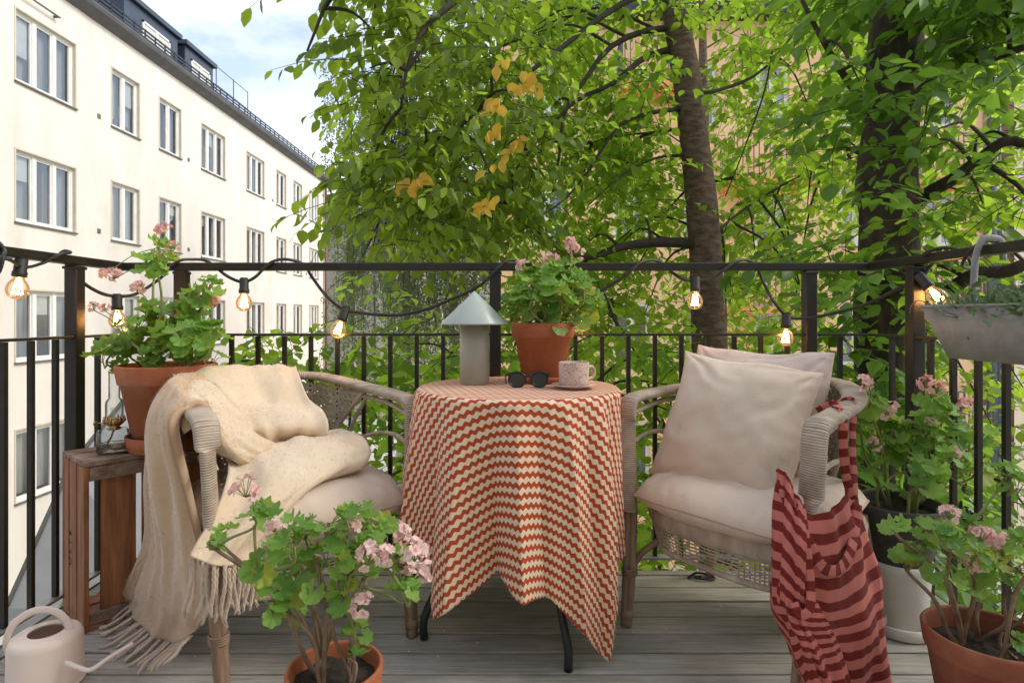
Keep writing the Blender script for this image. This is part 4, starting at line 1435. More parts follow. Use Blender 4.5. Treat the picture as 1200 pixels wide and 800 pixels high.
# ------------------------------------------------------------------ cushions
def cushion(name, label, c, ax, ay, w, h, t, m, pinch=.10, seed=0, pipe=False, sag=0, wr=1.0, group=None, rnd=.06, pw=3.2):
    ax, ay = Vector(ax).normalized(), Vector(ay)
    an = ax.cross(ay).normalized(); ay = an.cross(ax).normalized()
    c = Vector(c)
    n = 64
    mb = MB()

    def pt(u, v, s):
        # square to rounded square, with the edges bowed in between the corners
        uu, vv = u * math.sqrt(1 - rnd * v * v), v * math.sqrt(1 - rnd * u * u)
        px_ = uu * w / 2 * (1 - pinch * (1 - v * v) * (.3 + .7 * u * u))
        py_ = vv * h / 2 * (1 - pinch * (1 - u * u) * (.3 + .7 * v * v))
        px_ += wr * .008 * noise.noise(Vector((u * 1.5, v * 1.5, seed + 31))); py_ += wr * .010 * noise.noise(Vector((u * 1.5, v * 1.5, seed + 47)))
        prof = (max(0, 1 - abs(u) ** pw) * max(0, 1 - abs(v) ** pw)) ** .5
        th = t / 2 * prof
        q = Vector((u * 1.7, v * 1.7, seed + s * 5))
        wk = .008 * noise.noise(q) + .004 * noise.noise(q * 2.4)
        for cu, cv, fr_ in ((-1, 1, 7), (1, 1, 8), (1, -1, 7), (-1, -1, 8)):
            dx, dy = u - cu, v - cv
            d = math.hypot(dx, dy)
            sn = math.sin(math.atan2(dy, dx) * fr_ + seed + 1.5 * noise.noise(q * 1.5))
            wk -= .013 * max(0, sn) ** 3 * math.exp(-d * 1.3) * min(1, d * 3.5)
        # long soft creases
        for k_, (ca_, of) in enumerate(((.5, .2), (2.0, -.3), (1.2, .45), (2.7, .1))):
            ph_ = (u * math.cos(ca_ + seed) + v * math.sin(ca_ + seed) - of + .25 * noise.noise(q * 1.3 + Vector((k_ * 3, 0, 0)))) * 9
            wk -= .003 * math.exp(-ph_ * ph_) * (.5 + noise.noise(q * .9 + Vector((0, k_ * 5, 0))))
        edge_ = max(abs(u), abs(v))
        if edge_ > .8:                                      # gathers along the seam
            wk += .0035 * (edge_ - .8) / .2 * math.sin((u if abs(v) > abs(u) else v) * 30 + 4 * noise.noise(q * 2))
        th += wk * wr * min(1, prof * 1.8)
        return c + ax * px_ + ay * py_ + an * (s * th - sag * (u * u * .4 + v * v * .6))
    lin_ = [math.sin(x * math.pi / 2) for x in np.linspace(-1, 1, n)]
    for s in (1, -1):
        mb.grid([[pt(u, v, s) for u in (lin_ if s > 0 else lin_[::-1])] for v in lin_])
    o = build(name, mb, m)
    tag(o, label, 'cushion', group)
    if pipe:
        mb = MB()
        loop = [pt(u, -1, 0) for u in lin_] + [pt(1, v, 0) for v in lin_[1:]] + [pt(u, 1, 0) for u in lin_[::-1][1:]] + [pt(-1, v, 0) for v in lin_[::-1][1:-1]]
        mb.tube(loop, .0038, 6, closed=True)
        build('piping', mb, M['piping'], o, world=False)
    return o


def dirw(Mx, v): return (Mx.to_3x3() @ Vector(v))


cushion('seat_cushion', 'piped beige seat cushion on the right wicker armchair under the big cushions', MR @ Vector((.0, -.035, .432)), dirw(MR, (1, 0, 0)), dirw(MR, (0, 1, .02)), .57, .54, .132,
        M['linen'], .0, 3, True, .02, 1.2, 'linen cushions', .22, 5)
cushion('seat_cushion', 'piped beige seat cushion on the left wicker armchair partly under the wool throw', ML @ Vector((.0, -.03, .425)), dirw(ML, (1, 0, 0)), dirw(ML, (0, 1, .02)), .58, .55, .155,
        M['linen'], .0, 8, True, .018, 1.2, 'linen cushions', .22, 5)
cushion('back_cushion', 'large smooth beige linen cushion leaning in front of the other in the right armchair', P(858, 498, 1.83), dirw(MR, (1, .14, -.10)), dirw(MR, (.10, .50, 1)), .455, .46, .21,
        M['linen'], .11, 12, False, 0, 1.3, 'linen cushions', .08, 2.4)
cushion('back_cushion', 'pinkish linen cushion at the very back of the right armchair', P(878, 481, 1.97), dirw(MR, (1, .06, -.02)), dirw(MR, (.03, .42, 1)), .50, .46, .20,
        M['linen_pink'], .11, 25, False, 0, 1.5, 'linen cushions', .10, 2.4)


# ------------------------------------------------------------------ wool throw on the left chair
def sheet(rows, nu, nv, fold=0, freq=5, seed=0, roll=0):
    ctrl = [[P(*q) for q in r] for r in rows]
    g = loft(ctrl, nu, nv)
    nrmv = np.cross(np.gradient(g, axis=1), np.gradient(g, axis=0))
    nrmv = nrm(nrmv)
    for i in range(nv):
        for j in range(nu):
            u, v = j / (nu - 1), i / (nv - 1)
            k = noise.noise(Vector((u * freq, v * freq * .45, seed))) + .45 * noise.noise(Vector((u * freq * 2.3, v * freq * .9, seed + 7)))
            g[i, j] += nrmv[i, j] * fold * k
            e_ = min(u, 1 - u, v, 1 - v)
            if roll and e_ < .09: g[i, j] -= nrmv[i, j] * roll * (1 - e_ / .09) ** 2
    return g, nrmv


def slab(mb, g, nv_, thick):
    """a soft thick cloth: front, back and rolled edges"""
    a, b = g + nv_ * thick / 2, g - nv_ * thick / 2
    nvv, nu = g.shape[:2]
    o = len(mb.v)
    mb.grid(a); o2 = len(mb.v); mb.grid(b[:, ::-1])
    ia = lambda i, j: o + i * nu + j
    ib = lambda i, j: o2 + i * nu + (nu - 1 - j)
    f = []
    for j in range(nu - 1):
        f.append((ia(0, j), ib(0, j), ib(0, j + 1), ia(0, j + 1))); f.append((ia(nvv - 1, j), ia(nvv - 1, j + 1), ib(nvv - 1, j + 1), ib(nvv - 1, j)))
    for i in range(nvv - 1):
        f.append((ia(i, 0), ia(i + 1, 0), ib(i + 1, 0), ib(i, 0))); f.append((ia(i, nu - 1), ib(i, nu - 1), ib(i + 1, nu - 1), ia(i + 1, nu - 1)))
    mb.f.extend(f)


S1 = [[(252, 520, 1.86), (246, 520, 1.80), (244, 525, 1.74), (250, 530, 1.68), (262, 535, 1.64)],
      [(236, 450, 1.90), (223, 449, 1.82), (217, 454, 1.74), (218, 463, 1.66), (236, 482, 1.60)],
      [(212, 452, 1.88), (201, 451, 1.80), (197, 456, 1.71), (203, 466, 1.63), (222, 483, 1.57)],
      [(190, 482, 1.84), (181, 486, 1.76), (180, 494, 1.66), (190, 504, 1.58), (210, 500, 1.54)],
      [(180, 555, 1.82), (175, 565, 1.74), (181, 575, 1.62), (204, 580, 1.55), (222, 575, 1.52)],
      [(180, 630, 1.82), (177, 640, 1.74), (190, 650, 1.64), (212, 655, 1.57), (240, 650, 1.53)],
      [(162, 680, 1.86), (166, 690, 1.78), (186, 706, 1.70), (214, 712, 1.62), (246, 700, 1.56)],
      [(160, 698, 1.93), (166, 710, 1.86), (184, 730, 1.77), (208, 744, 1.70), (238, 730, 1.62)]]
S1b = [[(235, 600, 1.66), (225, 600, 1.70), (215, 605, 1.75)],
       [(205, 640, 1.68), (193, 640, 1.73), (185, 640, 1.80)],
       [(185, 680, 1.76), (165, 672, 1.82), (155, 670, 1.90)],
       [(172, 712, 1.80), (150, 703, 1.88), (136, 697, 1.97)]]
S2 = [[(222, 500, 1.98), (250, 490, 2.08), (290, 488, 2.17), (325, 488, 2.22), (348, 490, 2.24)],
      [(206, 448, 1.90), (246, 437, 2.0), (286, 434, 2.08), (320, 433, 2.14), (345, 437, 2.16)],
      [(208, 450, 1.83), (250, 442, 1.93), (290, 441, 2.0), (324, 442, 2.05), (348, 446, 2.08)],
      [(250, 478, 1.80), (275, 474, 1.86), (303, 474, 1.92), (335, 475, 1.97), (360, 480, 2.0)],
      [(262, 494, 1.74), (285, 489, 1.79), (312, 486, 1.83), (345, 486, 1.87), (374, 492, 1.91)],
      [(270, 509, 1.71), (292, 505, 1.75), (318, 503, 1.79), (350, 501, 1.84), (381, 506, 1.89)],
      [(276, 519, 1.76), (300, 515, 1.81), (326, 513, 1.86), (354, 512, 1.91), (376, 514, 1.95)]]
S3 = [[(258, 535, 1.80), (296, 528, 1.84), (330, 520, 1.88), (365, 514, 1.93), (400, 512, 1.96)],
      [(262, 530, 1.72), (298, 524, 1.76), (334, 517, 1.82), (370, 512, 1.88), (408, 512, 1.93)],
      [(268, 545, 1.65), (304, 536, 1.68), (340, 526, 1.74), (378, 518, 1.81), (420, 518, 1.88)],
      [(270, 562, 1.59), (308, 553, 1.61), (346, 542, 1.67), (386, 530, 1.75), (427, 528, 1.83)],
      [(264, 585, 1.53), (302, 578, 1.55), (344, 566, 1.61), (384, 550, 1.70), (424, 538, 1.80)],
      [(254, 608, 1.475), (286, 606, 1.48), (318, 598, 1.53), (350, 578, 1.60), (366, 560, 1.68)],
      [(240, 632, 1.44), (262, 636, 1.43), (286, 632, 1.46), (312, 616, 1.51), (334, 594, 1.58)],
      [(230, 652, 1.42), (248, 660, 1.41), (270, 660, 1.43), (288, 650, 1.47), (302, 632, 1.52)]]
S4 = [[(198, 474, 1.74), (202, 480, 1.68), (206, 489, 1.62), (210, 497, 1.58)],      # band sweeping off the arm into the seat
      [(219, 447, 1.77), (222, 457, 1.71), (227, 471, 1.64), (231, 489, 1.60)],
      [(246, 444, 1.82), (245, 470, 1.70), (246, 497, 1.63), (248, 513, 1.61)],
      [(274, 472, 1.82), (266, 498, 1.68), (262, 518, 1.63), (263, 532, 1.62)],
      [(298, 507, 1.74), (289, 521, 1.67), (282, 534, 1.64), (281, 544, 1.64)],
      [(326, 522, 1.78), (314, 533, 1.72), (303, 540, 1.70), (299, 548, 1.70)]]
mb = MB()
surf = []
for S, fold, fq, sd_ in ((S1, .022, 5, 1), (S1b, .012, 4, 2), (S2, .024, 3.6, 3), (S3, .024, 3.4, 4), (S4, .012, 3.5, 6)):
    g, nv_ = sheet(S, 52, 70, fold, fq, sd_, .014)
    f0 = len(mb.f)
    slab(mb, g, nv_, .020)
    if S is S1 or S is S1b: mb.mi.append((f0, len(mb.f), 1))  # outer sheets get the wool colour with shade painted in
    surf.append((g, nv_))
blanket = build('wool_throw', mb, [M['mohair'], M['mohair_shaded']], None)
tag(blanket, 'fluffy cream wool throw with fringe draped over the left armchair', 'throw')
rng = np.random.default_rng(3)
pos, X, Yv, sc, which = [], [], [], [], []
for g, nv_ in surf:
    n = 8000
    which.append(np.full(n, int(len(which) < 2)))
    ii, jj = rng.integers(0, g.shape[0], n), rng.integers(0, g.shape[1], n)
    b = g[ii, jj] + rng.normal(0, .0015, (n, 3))
    sgn = np.where(rng.random(n) < .5, 1, -1)[:, None]
    nk = nv_[ii, jj] * sgn
    tg = rng.normal(0, 1, (n, 3)); tg = nrm(tg - nk * np.sum(tg * nk, 1, keepdims=True))
    d = nrm(tg + nk * np.abs(rng.normal(.25, .22, (n, 1))))
    pos.append(b + nv_[ii, jj] * sgn * .0108); X.append(d); Yv.append(nrm(np.cross(nk, d))); sc.append(rng.uniform(.005, .013, n))
pos, X, Yv, sc = map(np.concatenate, (pos, X, Yv, sc))
scatter('wool_pile', [(0, -.022, 0), (0, .022, 0), (.6, .014, .06), (1, 0, .2)], [(0, 1, 2), (0, 2, 3)], pos, X, Yv, np.cross(X, Yv), sc, [M['pile'], M['pile_shaded']], blanket, midx=np.concatenate(which))


def fringe(mb, edge, dirs, n, L, rng, floor=None, r=.0042):
    e = crom(edge, n)
    dd = crom(dirs, n)
    for i in range(n):
        d = Vector(dd[i]).normalized()
        l = L * rng.uniform(.8, 1.15)
        p0 = Vector(e[i]) + Vector(rng.normal(0, .004, 3))
        pts = []
        w1, w2 = rng.uniform(0, 6.28), rng.uniform(.003, .009)
        for t in np.linspace(0, 1, 9):
            q = p0 + d * l * t + Vector((math.sin(7 * t + w1), math.cos(6 * t + w1), 0)) * w2 * t
            if floor is not None and q.z < floor: q.z = floor + .002 * math.sin(9 * t + w1)
            pts.append(q)
        for ph in (0, 2.1, 4.2):                          # a twisted tassel: three plies
            pp = []
            for k, q in enumerate(pts):
                a = ph + k * 1.9
                pp.append(q + Vector((math.cos(a), math.sin(a) * .6, math.sin(a) * .5)) * r * .75)
            mb.tube(pp, [r * .8] * 8 + [r * .35], 5)


mb = MB()
fringe(mb, surf[3][0][-1][::6], [(-.08, -.02, -1), (0, -.02, -1), (.05, -.02, -1)], 20, .135, rng, r=.0038)
build('fringe', mb, M['fringe'], blanket)
mb = MB()
fringe(mb, surf[0][0][-1][::6], [(-.5, -.1, -.55), (-.55, -.3, -.35), (-.35, -.75, -.3), (-.15, -.8, -.2)], 24, .105, rng, floor=.006)
build('fringe', mb, M['fringe'], blanket)
mb = MB()
fringe(mb, surf[1][0][-1][::8], [(-.1, -.15, -1), (-.25, -.1, -1), (-.35, -.1, -1)], 16, .12, rng, floor=.006)
build('fringe', mb, M['fringe'], blanket)
# ------------------------------------------------------------------ geraniums in pots
def fan_leaf(n=29, lobes=7):
    v = [(0, 0, 0)]
    for k in range(n):
        a = math.radians(-158 + 316 * k / (n - 1))
        r = 1 - .20 * (1 - abs(math.cos(a * lobes / 2))) - .03 * (k % 2)
        v.append((.5 * (r * math.cos(a)) + .08, .5 * r * math.sin(a), .10 + .06 * math.cos(a * lobes) + .03 * (k % 2)))
    for k in range(n):
        a = math.radians(-158 + 316 * k / (n - 1))
        v.append((.27 * math.cos(a) + .06, .27 * math.sin(a), .055 + .018 * math.sin(a * 5 + 1)))
    f = []
    for k in range(n - 1):
        f.append((0, n + 1 + k, n + 2 + k)); f.append((n + 1 + k, 1 + k, 2 + k, n + 2 + k))
    return v, f


GV, GF = fan_leaf()
PETV = [(0, -.12, 0), (0, .12, 0), (.5, .42, .12), (.5, -.42, .12), (.9, .36, .10), (.9, -.36, .10), (1.04, 0, .02)]
PETF = [(0, 1, 2, 3), (3, 2, 4, 5), (5, 4, 6)]


def geranium(label, base, zb, pot, soil_z, soil_r, D, clumps, flowers, stem='wood', potmat='terracotta', seed=0, leaf=.056, lm='ger_leaf', dj=.10, pet='petal', trunks=5, dense=1.0, tilt=None, petr=.032):
    rg = np.random.default_rng(seed)
    x0, y0 = base
    t = thing('potted_geranium', label, 'potted plant', (x0, y0, zb), 0, 'potted geraniums')
    mb = MB(); mb.lathe(pot, (x0, y0, zb), 48)
    build('pot', mb, M[potmat], t)
    mb = MB()
    g = [[(x0 + r * math.cos(a), y0 + r * math.sin(a), zb + soil_z + .012 * noise.noise(Vector((r * 30 * math.cos(a), r * 30 * math.sin(a), seed)))) for a in np.linspace(0, 2 * math.pi, 36, endpoint=False)] for r in np.linspace(soil_r, .001, 9)]
    mb.grid(g, closed=True)
    build('soil', mb, M['soil'], t)
    stems, thin = MB(), MB()
    lp, ld, ln, ls = [], [], [], []
    roots = [Vector((x0 + soil_r * .42 * math.cos(a + seed), y0 + soil_r * .42 * math.sin(a + seed), zb + soil_z - .01)) for a in np.linspace(0, 6.28, trunks, endpoint=False)]
    nodes = []
    for it in clumps:
        px, py, r, n = it[:4]
        d = D + (it[4] if len(it) > 4 else rg.uniform(-dj, dj))
        c = P(px, py, d)
        rt = min(roots, key=lambda q: (q - c).length + rg.uniform(0, .05))
        start = c - Vector((rg.normal(0, .01), rg.normal(0, .01), r * .9))
        mid = rt * .45 + start * .55 + Vector((rg.normal(0, .018), rg.normal(0, .018), -.01 + .15 * (start.z - rt.z)))
        mid.x = rt.x + (mid.x - rt.x) * .85; mid.y = rt.y + (mid.y - rt.y) * .85
        if nodes and rg.random() < (.55 if stem == 'wood' else .25):
            nc, nr = min(nodes, key=lambda q: (q[0] - c).length)
            thin.tube(crom([nc - Vector((0, 0, nr * .8)), (nc + c) / 2 - Vector((0, 0, r * .7)), start, c], 10), list(np.linspace(.0034, .0022, 10)), 6)
        elif start.z > rt.z - .02:
            cc = crom([rt, rt * .75 + mid * .25 + Vector((rg.normal(0, .006), rg.normal(0, .006), .01)), mid, start, c], 18)
            thick = rg.uniform(.004, .0065) if stem == 'wood' else .005
            stems.tube(cc, list(np.linspace(thick, .0032, 18)), 7)
        for k in range(int(n * dense)):
            v = nrm(rg.normal(0, 1, 3) * np.array((1, 1, .8)) + np.array((0, -.12, .38)))
            q = np.array(c) + v * r * rg.uniform(.55, 1.1)
            o = Vector(c) - Vector((0, 0, r * .45))
            thin.tube([o, (o + Vector(q)) / 2 + Vector((0, 0, .006)), Vector(q)], .0011, 4, cap=False)
            nn_ = nrm(v * .55 + np.array((rg.normal(0, .3), -.25 + rg.normal(0, .3), .75)))
            dd_ = v + rg.normal(0, .35, 3); dd_ = dd_ - nn_ * np.dot(dd_, nn_)
            lp.append(q); ld.append(dd_); ln.append(nn_); ls.append(leaf * rg.uniform(.55, 1.25))
        nodes.append((c, r))
    build('stems', stems, M['stem_wood' if stem == 'wood' else 'stem_green'], t)
    lp, ld, ln, ls = np.array(lp), nrm(np.array(ld)), nrm(np.array(ln)), np.array(ls)
    ly = np.cross(ln, ld)
    old = rg.random(len(lp)) < .10
    scv = np.stack([ls, ls, ls * rg.uniform(.5, 1.9, len(ls))], 1)
    lo_ = scatter('leaves', GV, GF, lp, ld, ly, ln, scv, [M[lm], M['ger_leaf2']], t, midx=old.astype(int))
    for it in flowers:
        px, py, s = it[:3]
        d = D + (it[3] if len(it) > 3 else rg.uniform(-dj, dj))
        pm = it[4] if len(it) > 4 else pet
        c = P(px, py, d)
        c2, r2 = min(nodes, key=lambda q: (q[0] - c).length)
        thin.tube(crom([c2 - Vector((0, 0, r2 * .3)), (c2 + c) / 2 + Vector((.004, 0, .012)), c - Vector((0, 0, s * .6))], 8), .0016, 5)
        nfl = int(9 + 150 * s)
        pp, pd, pn = [], [], []
        for k in range(nfl):
            v = nrm(rg.normal(0, 1, 3) + np.array((0, -.25, .45)))
            fc = np.array(c) + v * s * rg.uniform(.55, 1.0)
            ax_ = nrm(v + rg.normal(0, .3, 3))
            e1 = nrm(np.cross(ax_, rg.normal(0, 1, 3))); e2 = np.cross(ax_, e1)
            for q in range(5):
                an_ = q * 1.257 + rg.normal(0, .15)
                pdv = e1 * math.cos(an_) + e2 * math.sin(an_) + ax_ * rg.uniform(.1, .75)
                pp.append(fc); pd.append(pdv); pn.append(ax_)
            thin.tube([Vector(c) - Vector((0, 0, s * .6)), Vector(fc)], .0008, 3, cap=False)
        pp, pd, pn = np.array(pp), nrm(np.array(pd)), np.array(pn)
        py_ = nrm(np.cross(pn, pd))
        scatter('flower_head', PETV, PETF, pp, pd, py_, np.cross(pd, py_), rg.uniform(.011, .017, len(pp)) * (s / petr) ** .5, M[pm], t)
    build('leaf_stalks', thin, M['stem_green'], t)
    return t


def pot_profile(rb, rt, h, band=.045, lip=.008, wall_=.009):
    """classic clay pot: tapered wall with a thicker rim band, open top"""
    zb = h - band
    rm = rb + (rt - lip - rb) * zb / h
    return [(0, 0), (rb - .006, 0), (rb, .005), (rm, zb - .004), (rm + lip * .9, zb), (rm + lip + .001, zb + .004), (rt - .001, h - .005), (rt - .004, h), (rt - wall_, h), (rt - wall_ - .002, h - .006), (rm - wall_ * .6, zb - .02), (rb - wall_, .03), (0, .03)]


TOPZ = .7445
# on the table
geranium('bushy pink geranium in a terracotta pot on the table', (.107, 2.03), TOPZ + .014, pot_profile(.072, .114, .188, .05), .165, .10, 2.03,
         [(604, 350, .05, 15), (615, 335, .05, 14), (632, 330, .05, 15), (650, 334, .05, 15), (668, 332, .05, 14), (684, 340, .05, 14), (690, 356, .045, 12), (600, 368, .045, 12), (620, 358, .05, 15),
          (640, 355, .05, 15), (660, 356, .05, 15), (678, 364, .045, 12), (630, 372, .04, 9), (655, 372, .04, 9), (645, 320, .04, 9), (668, 322, .04, 9), (625, 345, .05, 10, -.12), (655, 345, .05, 10, -.12)],
         [(612, 310, .019), (646, 306, .026), (671, 291, .024, .05), (676, 297, .024, .04), (668, 284, .018, .05), (640, 308, .018)], 'green', seed=4, leaf=.058, dj=.09, trunks=7)
pl = MB(); pl.lathe([(0, 0), (.082, 0), (.098, .010), (.102, .022), (.097, .022), (.092, .011), (0, .008)], (.107, 2.03, TOPZ), 40)
tag(build('pot_saucer', pl, M['terracotta'], None), 'terracotta saucer under the geranium pot on the table', 'saucer')

# on the crate
CZ = .523
geranium('lanky pink geranium in a big terracotta pot on the wooden crate', (-1.17, 2.0), CZ + .012, pot_profile(.098, .155, .272, .062), .24, .135, 1.99,
         [(132, 412, .05, 8), (120, 420, .035, 4), (152, 402, .055, 12), (172, 410, .05, 12), (190, 392, .055, 14), (212, 388, .055, 14), (232, 380, .055, 12), (246, 398, .05, 10), (225, 408, .05, 12),
          (200, 412, .05, 12), (160, 384, .05, 9), (180, 372, .05, 10), (205, 368, .05, 10), (228, 362, .045, 8), (240, 345, .04, 6), (246, 336, .03, 4), (180, 316, .035, 7), (186, 304, .03, 6), (184, 288, .025, 5), (150, 430, .035, 6), (250, 420, .035, 5)],
         [(134, 322, .022), (122, 320, .015), (161, 337, .023), (110, 360, .017, 0, 'petal_pale'), (123, 361, .015, 0, 'petal_pale'), (192, 270, .023, 0, 'petal_coral'), (203, 290, .020, 0, 'petal_coral'), (188, 299, .014, 0, 'petal_coral'), (242, 352, .024, 0, 'petal_coral'), (252, 353, .017, 0, 'petal_coral'), (227, 359, .014, 0, 'petal_coral')],
         'green', seed=6, leaf=.068, dj=.10, trunks=6)
pl = MB(); pl.lathe([(0, 0), (.112, 0), (.12, .012), (.124, .05), (.118, .05), (.112, .014), (0, .010)], (-1.17, 2.0, CZ), 40)
tag(build('pot_saucer', pl, M['terracotta'], None), 'terracotta saucer under the geranium pot on the crate', 'saucer')

# foreground
geranium('open branching pale pink geranium in a terracotta pot in the foreground', (-.372, 1.235), 0, pot_profile(.066, .101, .238, .048), .205, .088, 1.22,
         [(262, 628, .026, 6), (250, 632, .02, 3), (298, 602, .028, 6), (312, 600, .02, 4), (318, 655, .03, 8), (300, 664, .022, 4), (345, 640, .035, 10), (362, 618, .035, 10), (385, 612, .035, 9), (405, 604, .03, 8), (420, 598, .025, 7), (440, 618, .03, 8), (412, 632, .035, 9),
          (350, 668, .035, 10), (330, 690, .028, 8), (318, 715, .022, 5), (368, 692, .03, 8), (382, 655, .035, 10), (408, 664, .03, 8), (425, 676, .025, 5), (434, 640, .028, 7), (460, 660, .025, 6), (474, 690, .028, 8), (480, 700, .022, 6), (405, 700, .02, 4), (420, 742, .028, 5), (408, 770, .022, 3), (345, 712, .022, 4), (430, 655, .025, 4)],
         [(288, 573, .026), (322, 617, .019), (433, 652, .025), (456, 650, .022), (486, 648, .026), (478, 660, .02), (468, 622, .022), (420, 711, .027), (499, 670, .018), (415, 614, .016), (312, 693, .014)], 'wood', seed=9, leaf=.043, dj=.09, trunks=4, pet='petal_pale', dense=.85)

# right: dark pot standing on a white one
wp = MB(); wp.lathe([(0, 0), (.072, 0), (.076, .004), (.088, .17), (.092, .178), (.094, .20), (.088, .203), (.083, .198), (.08, .16), (0, .15)], (1.20, 1.83, .018), 44)
tag(build('white_planter', wp, M['white_pot'], None), 'white glazed planter standing upside under the dark grey pot', 'planter')
wp = MB(); wp.lathe([(0, 0), (.088, 0), (.096, .006), (.099, .036), (.094, .038), (.091, .012), (0, .010)], (1.20, 1.83, .001), 44)
tag(build('white_saucer', wp, M['white_pot'], None), 'white round saucer under the white planter on the deck', 'saucer')
geranium('tall pink geranium in a dark grey pot at the right corner of the railing', (1.20, 1.83), .19, pot_profile(.080, .128, .205, .03, .004), .175, .115, 1.80,
         [(1008, 488, .04, 7), (1022, 470, .035, 6), (1030, 500, .045, 10), (1050, 505, .045, 10), (1040, 528, .045, 10), (1065, 520, .045, 8), (1080, 500, .045, 9), (1100, 486, .045, 9), (1116, 505, .05, 9), (1134, 522, .045, 8), (1150, 512, .035, 5), (1110, 545, .04, 8), (1090, 532, .045, 8), (1125, 552, .05, 6), (1140, 548, .04, 5), (1060, 540, .04, 6), (1095, 470, .035, 6), (1030, 560, .03, 3), (1085, 570, .04, 5), (1075, 590, .03, 4), (1110, 600, .02, 2)],
         [(1012, 448, .022), (1034, 482, .03, 0, 'petal_pale'), (1042, 478, .022, 0, 'petal_pale'), (1086, 450, .025), (1098, 454, .022, 0, 'petal_coral'), (1126, 476, .026), (1138, 472, .018), (1090, 496, .016, 0, 'petal_pale'), (1023, 520, .02, 0, 'petal_pale'), (1118, 534, .024), (1110, 604, .018)], 'green', potmat='grey_pot', seed=14, leaf=.062, dj=.10, trunks=6)

# bottom right
geranium('geranium in a reddish terracotta pot at the bottom right corner of the deck', (1.085, 1.345), .012, pot_profile(.085, .128, .238, .05, .006), .19, .113, 1.34,
         [(1062, 655, .035, 7), (1080, 646, .03, 6), (1102, 626, .03, 7), (1052, 620, .02, 4), (1085, 622, .025, 5), (1120, 636, .03, 7), (1140, 650, .03, 6), (1160, 662, .035, 8), (1176, 640, .03, 6), (1150, 692, .035, 6), (1190, 664, .035, 8), (1205, 640, .03, 6), (1130, 612, .025, 5), (1108, 668, .03, 5), (1185, 690, .03, 5), (1206, 690, .03, 5), (1190, 752, .018, 3), (1182, 552, .028, 5), (1192, 572, .025, 4)],
         [(1150, 628, .022), (1170, 636, .024), (1144, 660, .02), (1112, 604, .02, 0, 'petal_pale'), (1160, 630, .02), (1128, 650, .013)], 'wood', potmat='terracotta_dark', seed=17, leaf=.044, dj=.08, trunks=6)
pl = MB(); pl.lathe([(0, 0), (.10, 0), (.108, .008), (.112, .03), (.107, .03), (.102, .011), (0, .010)], (1.085, 1.345, .001), 40)
tag(build('pot_saucer', pl, M['terracotta_dark'], None), 'dark terracotta saucer under the pot at the bottom right', 'saucer')

# ------------------------------------------------------------------ on the table
lx, ly = (556 - 600) * 1.965 / F, 1.965
lamp = thing('table_lamp', 'sage green lamp with a cone shade on a cylinder standing on the table', 'lamp', (lx, ly, TOPZ))
mb = MB(); mb.lathe([(0, 0), (.046, 0), (.0485, .002), (.0485, .205), (.044, .207), (0, .207)], (lx, ly, TOPZ), 56)
build('lamp_base', mb, M['sage'], lamp)
mb = MB(); mb.lathe([(.111, .197), (.112, .199), (.1115, .202), (.004, .306), (.0015, .3075), (0, .308)], (lx, ly, TOPZ), 64)
mb.lathe([(.1095, .198), (.002, .303)], (lx, ly, TOPZ), 64)
build('lamp_shade', mb, M['sage_shade'], lamp)

# sunglasses
gx, gy = (619 - 600) * 1.86 / F, 1.86
sg = thing('sunglasses', 'black round sunglasses resting open on the table', 'sunglasses', (gx, gy, TOPZ), math.radians(4))
T = _XF[sg.name] @ Matrix.Translation((0, 0, .024)) @ Matrix.Rotation(math.radians(-8), 4, 'X')
for s in (-1, 1):
    c = Vector((s * .035, 0, 0))
    ring = []
    for a in np.linspace(0, 2 * math.pi, 40, endpoint=False):
        q = Vector((.0265 * math.cos(a), 0, .0235 * math.sin(a)))
        if math.sin(a) > 0.25: q.x *= 1.06
        ring.append(c + q)
    mb = MB(); mb.tube([T @ q for q in ring], .0028, 8, closed=True)
    # brow bar and hinge
    mb.tube([T @ (c + Vector(q)) for q in ((s * -.024, .001, .016), (0, 0, .0245), (s * .026, .001, .019), (s * .033, .003, .017))], [.003, .0033, .0038, .0035], 8)
    build('rim', mb, M['shades_frame'], sg)
    mb = MB(); o = mb.add([T @ c] + [T @ (c + (q - c) * .96 + Vector((0, .0008, 0))) for q in ring], [(0, 1 + k, 1 + (k + 1) % 40) for k in range(40)])
    build('lens', mb, M['shades_lens'], sg, smooth=False)
    mb = MB(); mb.tube(crom([T @ (c + Vector(q)) for q in ((s * .032, .003, .017), (s * .034, .05, .010), (s * .030, .10, .000), (s * .024, .135, -.017))], 14), list(np.linspace(.0028, .0022, 14)), 7)
    build('temple', mb, M['shades_frame'], sg)
mb = MB(); mb.tube(crom([T @ Vector(q) for q in ((-.012, 0, .010), (0, -.002, .014), (.012, 0, .010))], 9), .0026, 8)
build('bridge', mb, M['shades_frame'], sg)

